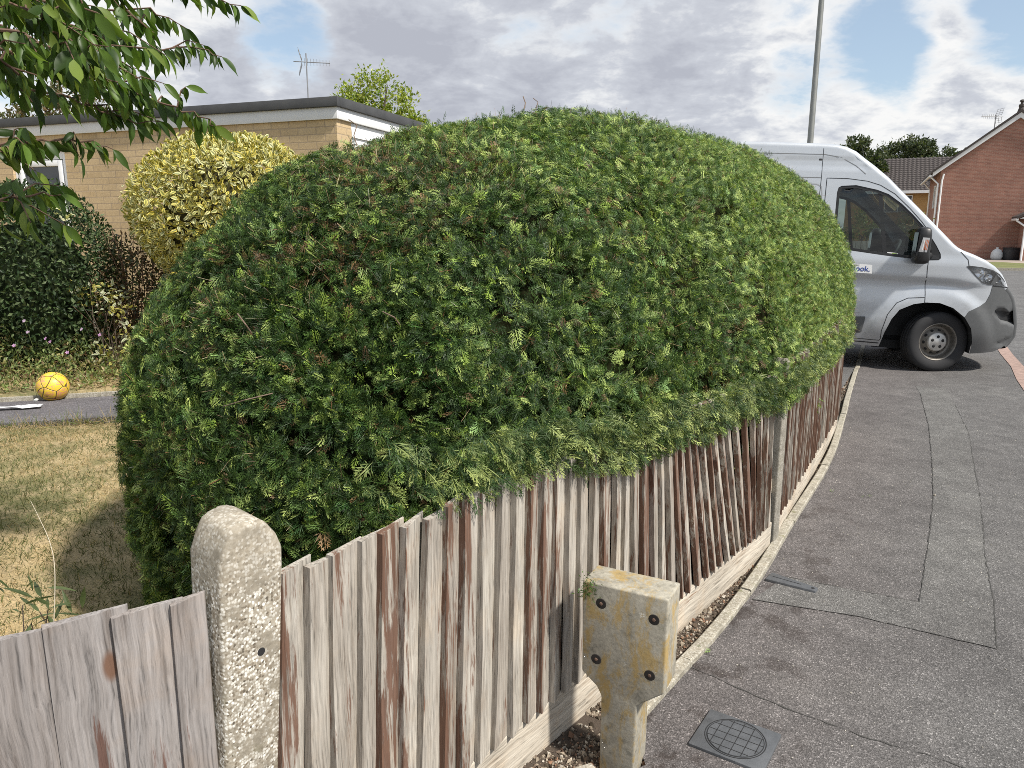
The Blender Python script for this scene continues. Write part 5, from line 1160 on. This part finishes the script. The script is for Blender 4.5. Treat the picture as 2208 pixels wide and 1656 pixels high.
tops = [(tx + random.gauss(0, .30), ty + random.gauss(0, .22), random.uniform(.8, 1.72)) for _ in range(60)]; stems('stem', t, (tx, ty, .36), tops, .006, plain('twig brown', (.12, .065, .04), .9, var=.4, scale=30), .12)
shrub_leaves('foliage', t, 5200, (tx + .02, ty, .95), (.52, .40, .66), LT2, (.025, .05), [(.05, .07, .025), (.08, .095, .04), (.13, .08, .04), (.10, .06, .03), (.03, .045, .02)], LEAF, .4, None, .3, 2, .12)
shrub_leaves('lower_foliage', t, 6500, (tx + .72, ty + .12, .90), (.62, .36, .62), LT2, (.025, .05), [(.04, .055, .022), (.07, .075, .035), (.10, .06, .03), (.03, .04, .02)], LEAF, .4, None, .3, 2, .12)
t = thing('small_variegated_plant', 'small sprawling plant with cream and yellow leaves below the brown shrub', 'plant', (0, 0, 0))
pc = np.concatenate([np.array(at(px, py, 6.55)) + rng.normal(0, s_, (n_, 3)) for px, py, s_, n_ in ((245, 640, .06, 70), (255, 665, .05, 40), (165, 632, .035, 26), (275, 725, .06, 40), (225, 760, .06, 40), (210, 640, .07, 40))])
n = len(pc); scatter('foliage', VG, rng.integers(0, 2, n), pc, frames(unit(rng.normal(0, 1, (n, 3)) + [0, -.3, .5]), rng.normal(0, 1, (n, 3)) + [0, -.5, 1]), rng.uniform(.03, .065, n), np.array([.16, .20, .07]) * rng.uniform(.6, 1.3, (n, 1)), LEAF, t, np.where(rng.random((n, 1)) < .5, [[.62, .52, .12]], [[.66, .66, .50]]))
stems('stem', t, tuple(at(235, 790, 6.6)), [tuple(p) for p in pc[::14]], .004)

# flower bed ground cover
nb = 15000
bx = rng.uniform(-5.6, -2.0, nb); f_ = rng.random(nb)
y_near = 5.83 + (bx + 3.85) * .32
by = y_near + .06 + f_ * 1.35
hmax = .07 + .30 * np.clip(f_ * 1.6, 0, 1) + .10 * np.sin(4 * bx + 2 * f_) * f_ + .05 * np.sin(11 * bx)
bz_ = .332 + 1.25 * hmax * rng.random(nb) ** .55
gcol = np.array([[.16, .22, .07], [.23, .29, .10], [.30, .31, .12], [.11, .16, .05], [.36, .32, .15], [.20, .11, .065], [.42, .33, .19]])[rng.choice(7, nb, p=[.24, .22, .16, .14, .1, .07, .07])] * rng.uniform(.6, 1.3, (nb, 1))
d = unit(rng.normal(0, .7, (nb, 3)) + [0, -.2, .8])
o = scatter('ground_cover', LT2, rng.integers(0, 2, nb), np.c_[bx, by, bz_], frames(d, rng.normal(0, 1, (nb, 3))), rng.uniform(.022, .055, nb), gcol, LEAF); tag(o, kind='stuff')
ns = 1500; i = rng.integers(0, nb, ns); L_ = rng.uniform(.10, .30, ns)
blade_t = (np.array([[-.5, 0, 0], [.5, 0, 0], [.4, .5, .03], [-.4, .5, .03], [.05, 1, .14], [-.05, 1, .14]], float), np.array([[0, 1, 2, 3], [3, 2, 4, 5]]), np.array([0, 0, .5, .5, 1, 1.0]))
d = unit(rng.normal(0, .55, (ns, 3)) + [0, 0, 1]); o = scatter('ground_cover_stems', [blade_t], np.zeros(ns, int), np.c_[bx[i], by[i], np.full(ns, .325)], frames(d, rng.normal(0, 1, (ns, 3))), np.c_[np.full(ns, .004), L_, L_], np.array([.44, .35, .20]) * rng.uniform(.5, 1.3, (ns, 1)), LEAF); tag(o, kind='stuff')
# pink flowers
petal = (np.concatenate([np.array([[0, 0, 0], [math.cos(a - .5) * .7, math.sin(a - .5) * .7, .1], [math.cos(a), math.sin(a), .15], [math.cos(a + .5) * .7, math.sin(a + .5) * .7, .1]]) for a in np.arange(5) * 1.2566]), np.array([[4 * k, 4 * k + 1, 4 * k + 2, 4 * k + 3] for k in range(5)]), np.zeros(20))
fl = [(52, 692), (98, 730), (108, 737), (176, 710), (215, 722), (30, 745), (60, 716), (145, 760)]
for k, (px, py) in enumerate(fl):
    p_ = at(px, py, 6.15 + .02 * k); nrm_ = unit(np.array([[random.uniform(-.4, .4), -1, .7]]))
    c_ = np.array([[.55, .30, .55]]) if k % 3 else np.array([[.62, .45, .62]])
    o = scatter('flower', [petal], np.zeros(1, int), np.array([p_]), np.stack([unit(np.cross(nrm_, [[0, 0, 1]])), unit(np.cross(nrm_, np.cross(nrm_, [[0, 0, 1.0]]))), nrm_], -1), np.array([.017]), c_, LEAF)
    mb = MB(); mb.tube([p_, p_ + Vector((.01, .03, -.13))], .0018, 5); mb.build('stem', plain('green stem', (.09, .13, .04), .8), o)
    tag(o, 'tiny mauve five petalled flower among the ground cover by the dark shrub', 'flower', 'mauve flowers in the flower bed')

# lawn grass, dry and green
ng = 130000
u1 = rng.random(ng); ae = .55 + 4.2 * rng.random(ng) ** .9; aa = rng.uniform(-3.4, 2.6, ng)
Pg = E0 + aa[:, None] * EX + ae[:, None] * EY
ok = (Pg[:, 0] < -.25) & (Pg[:, 0] > -6) & (np.abs(Pg[:, 0] / np.maximum(Pg[:, 1], .1)) < .84) & (Pg[:, 1] > .9)
pd = (Pg[:, 0] + 9) * -.2995 + (Pg[:, 1] - 3.05) * .954
ok &= (pd < -.01)
Pg = Pg[ok]; ng = len(Pg)
gn = .5 + .28 * np.sin(2.3 * Pg[:, 0] + 1.7 * np.sin(1.9 * Pg[:, 1])) + .24 * np.sin(3.7 * Pg[:, 1] + 2.1 * Pg[:, 0] + .6) + .15 * np.sin(9 * Pg[:, 0] - 7 * Pg[:, 1])
green = rng.random(ng) < np.clip(gn * 1.35 - .28, .05, .85)
gc = np.where(green[:, None], np.array([.115, .135, .045]), np.array([.46, .35, .19])) * rng.uniform(.55, 1.2, (ng, 1)); gc[rng.random(ng) < .15] *= [1.15, 1.2, 1.5]
d = unit(rng.normal(0, .75, (ng, 3)) + np.c_[np.zeros(ng), np.zeros(ng), np.where(green, .9, .55)]); ln = rng.uniform(.02, .055, ng)
o = scatter('lawn_grass', [blade_t], np.zeros(ng, int), np.c_[Pg, gz(Pg[:, 0], Pg[:, 1]) - .002], frames(d, rng.normal(0, 1, (ng, 3))), np.c_[rng.uniform(.0018, .0032, ng), ln, ln], gc, GRASSM); tag(o, kind='stuff')
# longer grass edging the path and bed
ne = 2600; bx = rng.uniform(-5.6, -1.8, ne); side = rng.random(ne) < .55; by = 3.05 + (bx + 9) * .3137 + np.where(side, .86, -.03) + rng.normal(0, .025, ne)
d = unit(rng.normal(0, .6, (ne, 3)) + [0, -.1, .8]); ln = rng.uniform(.04, .14, ne)
o = scatter('edge_grass', [blade_t], np.zeros(ne, int), np.c_[bx, by, np.full(ne, .325)], frames(d, rng.normal(0, 1, (ne, 3))), np.c_[np.full(ne, .0035), ln, ln], np.where(rng.random((ne, 1)) < .5, [[.38, .30, .15]], [[.14, .18, .06]]) * rng.uniform(.6, 1.2, (ne, 1)), GRASSM); tag(o, kind='stuff')

# football in the bed
m, tt_, b = mat('football'); o_ = tt_.n('ShaderNodeTexCoord').outputs['Object']
ico = bpy.data.meshes.new('tmp'); bm = bmesh.new(); bmesh.ops.create_icosphere(bm, subdivisions=1, radius=1); cen12 = [v.co.copy() for v in bm.verts]; bm.free()
vd = tt_.voro(tt_.vmath('MULTIPLY', tt_.vmath('NORMALIZE', o_), (1.35, 1.35, 1.35)), 1.0, 'Distance', 'DISTANCE_TO_EDGE', .55)
sw_ = tt_.noise(tt_.vmath('NORMALIZE', o_), 2.6, 3, .5, 1.5)
bc = tt_.ramp(sw_, [(.42, (.74, .50, .035)), (.50, (.70, .52, .05)), (.53, (.62, .27, .20)), (.57, (.70, .30, .10)), (.61, (.74, .52, .04))])
bc = tt_.mix(tt_.smooth(vd, .022, .034), (.10, .06, .03), bc); tt_.put(b.inputs['Base Color'], bc); b.inputs['Roughness'].default_value = .45
tt_.put(b.inputs['Normal'], tt_.bump(tt_.smooth(vd, .0, .05), .6, .01))
bm = bmesh.new(); bmesh.ops.create_uvsphere(bm, u_segments=40, v_segments=24, radius=.112); me = bpy.data.meshes.new('football'); bm.to_mesh(me); bm.free(); me.materials.append(m); me.polygons.foreach_set('use_smooth', np.ones(len(me.polygons), bool))
fb = link(bpy.data.objects.new('football', me)); fb.location = at(112, 818, 5.66); fb.rotation_euler = (.6, .5, .3); fb.location.z = .338 + .112
tag(fb, 'yellow football with orange swirls resting against the flower bed', 'ball')
# scraps by the path
mb = MB(); Vp = []
for i in range(9):
    for j in range(4): Vp.append((i * .04 - .16 + random.uniform(-.01, .01), j * .022 - .03 + random.uniform(-.006, .006), .006 + random.uniform(0, .02)))
mb.add(Vp, [(i * 4 + j, (i + 1) * 4 + j, (i + 1) * 4 + j + 1, i * 4 + j + 1) for i in range(8) for j in range(3)]); o = mb.build('plastic_scrap', WHITE, None, True); p_ = at(38, 874, 5.35); o.location = (p_.x, p_.y, PZ + .002); o.rotation_euler = (0, 0, .3); tag(o, 'crumpled strip of white plastic lying on the garden path', 'scrap')
mb = MB(); rock(mb, (0, 0, .012), (.024, .02, .02)); o = mb.build('white_pebble', plain('white stone', (.66, .66, .62), .8, var=.2, scale=40), None, 'sharp', bevel=.004); p_ = at(78, 868, 5.45); o.location = (p_.x, p_.y, PZ + .032); tag(o, 'white pebble on the path edging in front of the football', 'pebble')

# foreground tree at the upper left: leaves hanging from drooping shoots
CH = [leaf_t(.34, .16, .22, 6, 0, True), leaf_t(.30, .22, .35, 6, 0, True), leaf_t(.37, .10, .12, 6, 0, True), leaf_t(.32, .3, .28, 6, 0, True)]
t = thing('cherry_tree', 'leafy tree whose drooping shoots hang in from the upper left corner', 'tree', (0, 0, 0))
tb = Vector((-3.55, 2.9, gz(-3.55, 2.9))); fork = tb + Vector((.05, -.1, 1.75))
mb = MB(); mb.tube([tb - Vector((0, 0, .1)), tb + Vector((.02, 0, .5)), tb + Vector((.0, -.05, 1.2)), fork], [.13, .10, .09, .085], 14); mb.build('trunk', BARK, t, True)
SH = [[(-260, -60, 2.0), (60, 30, 2.05), (170, 105, 2.1), (235, 150, 2.15)], [(-260, 80, 2.2), (60, 125, 2.3), (190, 180, 2.35), (300, 212, 2.4)], 
      [(-260, -120, 1.5), (40, -60, 1.55), (140, -10, 1.6), (230, 40, 1.65)], [(-260, 30, 1.8), (0, 60, 1.85), (110, 110, 1.9), (210, 150, 1.95), (260, 190, 2.0)],
      [(-260, -40, 2.3), (40, 20, 2.3), (200, 70, 2.35), (330, 108, 2.45), (410, 100, 2.5), (478, 122, 2.5)],
      [(-280, 10, 2.2), (30, 110, 2.2), (170, 160, 2.3), (280, 190, 2.35), (360, 228, 2.4), (430, 250, 2.42), (466, 272, 2.42)],
      [(-260, 300, 2.1), (-20, 316, 2.15), (90, 300, 2.2), (180, 302, 2.3), (244, 322, 2.32)],
      [(-240, 450, 2.0), (-20, 430, 2.0), (70, 420, 2.05), (132, 420, 2.1)],
      [(-260, -160, 2.0), (100, -90, 2.1), (300, -60, 2.3), (440, -10, 2.45), (520, 12, 2.5)],
      [(-280, -80, 1.6), (-20, -20, 1.65), (80, 40, 1.7), (150, 110, 1.75), (180, 170, 1.8)],
      [(-280, 60, 1.6), (-40, 100, 1.65), (40, 160, 1.7), (70, 220, 1.75)],
      [(-200, -140, 2.0), (150, -70, 2.2), (260, 0, 2.3), (320, 60, 2.35), (340, 120, 2.4)],
      [(-280, 120, 2.1), (-20, 170, 2.2), (100, 200, 2.3), (200, 230, 2.4), (290, 262, 2.42), (345, 262, 2.45)],
      [(-100, -120, 1.9), (60, -40, 2.0), (160, 20, 2.1), (230, 90, 2.2), (250, 150, 2.25)],
      [(-260, -20, 2.4), (0, 60, 2.5), (120, 110, 2.55), (220, 120, 2.6), (300, 150, 2.6)], [(-260, -100, 2.4), (0, -20, 2.5), (180, 20, 2.6), (320, 20, 2.6), (400, 60, 2.65)]]
mb = MB(); lp, ld, lsz = [], [], []
def add_leaves(pts, spacing, size, dens=1.0):
    L = [Vector(p) for p in pts]; acc = 0; k = 0
    for a, b_ in zip(L[:-1], L[1:]):
        seg = (b_ - a).length; n_ = max(1, int(seg / spacing)); dr = (b_ - a).normalized()
        for q in range(n_):
            if random.random() > dens: continue
            p_ = a.lerp(b_, (q + random.random()) / n_); sd = Vector((-dr.y, dr.x, 0)).normalized() * (1 if k % 2 else -1); k += 1
            dd = dr * random.uniform(.1, .7) + sd * random.uniform(.1, .75) + Vector((0, 0, -1)) * random.uniform(.55, 1.25)
            lp.append(p_); ld.append(dd.normalized()); lsz.append(random.uniform(*size))
    lp.append(L[-1]); ld.append(((L[-1] - L[-2]).normalized() + Vector((0, 0, -.7))).normalized()); lsz.append(size[1])
for si, sh in enumerate(SH):
    pts = [at(*p) for p in sh]
    sub = []
    for a, b_ in zip(pts[:-1], pts[1:]):
        for q in range(4): sub.append(a.lerp(b_, q / 4) + Vector((random.uniform(-.008, .008),) * 3))
    sub.append(pts[-1]); start = fork + Vector((0, 0, random.uniform(-.3, .3)))
    mb.tube([start, start.lerp(sub[0], .5) + Vector((0, 0, .12))] + sub, [.022, .012] + list(np.linspace(.0065, .0014, len(sub))), 6)
    add_leaves([start.lerp(sub[0], .35), start.lerp(sub[0], .5) + Vector((0, 0, .12)), sub[0]], .03, (.05, .08), 1.0); add_leaves(sub[2:], .0105, (.046, .078), 1.0)
    tips = 10 if si in (0, 1, 2, 3, 5, 6, 8, 9, 10, 11, 7) else 3
    for q in range(tips):
        k = random.randint(2, max(3, len(sub) - 6)); p0_ = sub[k]; e_ = p0_ + Vector((random.uniform(-.06, .16), random.uniform(-.12, .12), random.uniform(-.08, .07)))
        mb.tube([p0_, p0_.lerp(e_, .5) + Vector((0, 0, .02)), e_], [.003, .002, .0012], 5); add_leaves([p0_, p0_.lerp(e_, .5) + Vector((0, 0, .02)), e_], .017, (.042, .075))
mb.build('branch', plain('shoot bark', (.12, .07, .045), .8, var=.3, scale=40), t, True)
n = len(lp); lc = np.array([[.038, .076, .015], [.065, .122, .022], [.105, .18, .03], [.17, .24, .045]])[rng.choice(4, n, p=[.3, .35, .22, .13])] * rng.uniform(.75, 1.2, (n, 1))
scatter('foliage', CH, rng.integers(0, 4, n), np.array(lp), frames(np.array(ld), rng.normal(0, .6, (n, 3)) + [.2, -.5, .5]), np.array(lsz), lc, leafmat('cherry leaf', .42, .42, .35), t, smooth=True)

# trees beyond the houses
def tree(name, label, base, h, blobs, n, size, cols, trunk=.16, gap=.5, group=None, limbs=10):
    t = thing(name, label, 'tree', base, (0, 0, random.uniform(0, 6)), group); t.rotation_euler = (0, 0, 0)
    mb = MB(); top = Vector((0, 0, h * .72)); mb.tube([(0, 0, -.3), (random.uniform(-.1, .1), 0, h * .25), (random.uniform(-.2, .2), random.uniform(-.2, .2), h * .5), top], [trunk * 1.2, trunk, trunk * .7, trunk * .3], 9)
    for k in range(limbs):
        b_ = blobs[k % len(blobs)]; e_ = Vector(b_[0]) + Vector((random.uniform(-.6, .6) * b_[1], random.uniform(-.6, .6) * b_[1], random.uniform(-.3, .5) * b_[1])); s_ = Vector((0, 0, h * random.uniform(.25, .6))); mb.tube([s_, s_.lerp(e_, .5) + Vector((0, 0, .05 * h)), e_], [trunk * .45, trunk * .25, trunk * .06], 6)
    mb.build('trunk', BARK, t, True)
    Ps, Ns = [], []
    tot = sum(b_[1] ** 2 for b_ in blobs)
    for c_, r_ in blobs:
        k_ = int(n * r_ ** 2 / tot); ncl = max(6, int(26 * gap)); cc = np.array(c_) + unit(rng.normal(0, 1, (ncl, 3))) * (r_ * rng.uniform(.45, 1.0, (ncl, 1))); w = rng.integers(0, ncl, k_)
        Ps.append(cc[w] + rng.normal(0, r_ * .17, (k_, 3))); Ns.append(unit(cc[w] - np.array(c_)) + rng.normal(0, .5, (k_, 3)))
    P_ = np.concatenate(Ps); N_ = unit(np.concatenate(Ns)); n_ = len(P_); d = unit(N_ * .6 + rng.normal(0, .7, (n_, 3)))
    c = np.array(cols)[rng.integers(0, len(cols), n_)] * rng.uniform(.6, 1.3, (n_, 1))
    scatter('crown', LT2, rng.integers(0, 2, n_), P_, frames(d, N_ + rng.normal(0, .5, (n_, 3))), rng.uniform(*size, n_), c, LEAF, t); return t
b = at(800, 200, 32)
tree('lime_green_tree', 'bright yellow green tree rising behind the flat bungalow roof', (b.x, b.y, 0), 8.2, [((-.9, 0, 6.6), 1.15), ((.2, 0, 7.2), 1.2), ((1.2, .2, 6.5), 1.1), ((-.3, 0, 5.8), 1.4), ((-1.6, 0, 6.0), .8), ((1.8, 0, 5.9), .7), ((.6, .5, 5.4), 1.5)], 12000, (.12, .22), [(.22, .30, .03), (.30, .36, .05), (.15, .23, .025), (.36, .40, .08)], .2, .8)
b = at(120, 235, 21)
tree('russet_tree', 'thin russet leaved tree just above the bungalow roof behind the branches', (b.x, b.y, 0), 6.0, [((-.6, 0, 4.9), .7), ((.4, 0, 5.1), .7), ((1.2, .1, 4.7), .55), ((-1.4, 0, 4.5), .6), ((0, 0, 4.3), .9)], 3200, (.10, .2), [(.13, .11, .05), (.10, .11, .045), (.17, .11, .06), (.08, .10, .04)], .12, .5)
for px, py, D, h, bl, n, lab in ((1850, 318, 60, 9.2, [((-.2, 0, 8.2), 1.0), ((-1.1, 0, 7.7), .8), ((.9, 0, 7.4), .9), ((.2, 0, 6.6), 1.3), ((1.6, 0, 6.5), .8)], 5000, 'smaller dark tree peeping over the windscreen of the van'),
                           (1935, 330, 95, 12.5, [((-1.6, 0, 9.9), 2.2), ((.2, 0, 11.6), 1.9), ((1.8, 0, 11.4), 2.0), ((3.2, 0, 11.0), 1.7), ((.4, 0, 8.9), 2.6), ((-2.6, 0, 8.0), 1.8), ((2.2, 0, 8.0), 2.4), ((-.8, 0, 7), 2.6)], 13000, 'large dark round tree in the middle of the distant group'),
                           (1990, 310, 92, 13.2, [((-.6, 0, 11.6), 1.3), ((.6, 0, 12.2), 1.0), ((.2, 0, 10.2), 1.7), ((-.4, 0, 8.8), 2.2), ((.8, 0, 7.6), 2.2)], 6500, 'tallest distant tree with open feathery top'),
                           (2042, 320, 88, 11.6, [((-.2, 0, 10.2), 1.3), ((1.0, 0, 9.8), 1.2), ((.2, 0, 8.8), 1.7), ((-1, 0, 8.6), 1.2)], 4500, 'loose grey green tree beside the slope of the red house roof')):
    b = at(px, py, D); tree('broadleaf_tree', lab, (b.x, b.y, 0), h, bl, n, (.28, .5), [(.03, .05, .02), (.05, .075, .03), (.075, .10, .045), (.10, .12, .06)], .25, .7, 'trees beyond the houses')
b = at(1868, 470, 20.5)
tree('garden_bush', 'rounded yellow green bush seen through the van windows', (b.x, b.y, 0), 2.2, [((0, 0, 1.75), .55), ((.6, .1, 1.5), .5), ((-.6, .1, 1.45), .45), ((1.3, .2, 1.6), .5)], 3500, (.06, .10), [(.12, .16, .04), (.20, .22, .06), (.08, .11, .03)], .06, .9)

# small things on and beside the fence
def sprig(name, label, p, n, spread, size, cols, up, cat='sprig'):
    P_ = np.array(p) + rng.normal(0, spread, (n, 3)); d = unit(rng.normal(0, .6, (n, 3)) + up); c = np.array(cols)[rng.integers(0, len(cols), n)] * rng.uniform(.8, 1.2, (n, 1))
    o = scatter(name, FR1, rng.integers(0, 4, n), P_, frames(d, rng.normal(0, 1, (n, 3))), rng.uniform(*size, n), c, HEDGE, None, c * 1.3); return tag(o, label, cat)
p_ = at(1744, 868, 4.85); sprig('hedge_sprig', 'bright green sprig poking through the boards of the far bay', (p_.x, p_.y, p_.z), 16, (.015, .015, .03), (.05, .085), [(.20, .30, .05), (.14, .24, .04)], [.5, -.5, -.5])
for px, py, lab in ((1868, 1072, 'small bright green clipping lying alone on the open pavement'), (1505, 1408, 'tiny green weed rooted at the kerb edging past the concrete marker'), (1797, 1062, 'minute pale clipping left of the larger green one')):
    g_ = Vector((0, 0, EYE)); r_ = at(px, py, 1) - g_; p_ = g_ + r_ * (-EYE / r_.z); big = 1.0 if px != 1797 else .5
    sprig('clipping', lab, (p_.x, p_.y, .008), 4, (.008, .008, .002), (.025 * big, .04 * big), [(.22, .33, .10)], [0, 0, .25])
g_ = Vector((0, 0, EYE)); r_ = at(2015, 1070, 1) - g_; p_ = g_ + r_ * (-EYE / r_.z)
mb = MB(); rock(mb, (0, 0, .006), (.010, .008, .008)); o = mb.build('pale_pebble', STONE); o.location = (p_.x, p_.y, .002); tag(o, 'pale pebble lying on the joint beside the trench patch', 'pebble')
# scattered grit on the pavement
ng = 900; k = rng.random(ng); Pp = np.array([.5, 2.0]) + rng.random((ng, 1)) * np.array([[2.9, 5.0]]) + rng.random((ng, 1)) ** 1.2 * np.array([[2.0, -1.1]])
o = scatter('grit', oct_t, rng.integers(0, 5, ng), np.c_[Pp, np.full(ng, .002)], frames(rng.normal(0, 1, (ng, 3)), rng.normal(0, 1, (ng, 3))), rng.uniform(.0015, .0038, ng), np.array([.45, .42, .36]) * rng.uniform(.4, 1.3, (ng, 1)), GRAV); tag(o, kind='stuff')
# tall dead stalk and a weed behind the silver panel
t = thing('dead_stalk', 'long thin pale grass stalk arching above the silver panel', 'stalk', (0, 0, 0))
mb = MB(); pp_ = spline([at(*p) for p in ((112, 1420, 1.62), (118, 1290, 1.62), (117, 1215, 1.63), (106, 1165, 1.64), (85, 1118, 1.66), (66, 1080, 1.67))], 5); mb.tube(pp_, list(np.linspace(.0011, .0004, len(pp_))), 6); mb.build('stem', plain('straw', (.50, .44, .34), .7, var=.1), t, True)
t = thing('olive_weed', 'low weed with narrow grey green leaves behind the silver panel', 'weed', (0, 0, 0))
b0 = at(95, 1370, 1.85); n = 34; d = unit(rng.normal(0, .7, (n, 3)) + [0, 0, .5]); tpos = np.array(b0) + np.c_[rng.normal(0, .06, n), rng.normal(0, .05, n), rng.uniform(-.04, .12, n)]
scatter('foliage', [leaf_t(.18, .1, .2, 4)], np.zeros(n, int), tpos, frames(d, rng.normal(0, .5, (n, 3)) + [0, 0, 1]), rng.uniform(.04, .08, n), np.array([.09, .12, .05]) * rng.uniform(.7, 1.2, (n, 1)), LEAF, t)
stems('stem', t, (b0.x, b0.y, gz(b0.x, b0.y)), [tuple(p) for p in tpos[::5]], .003)
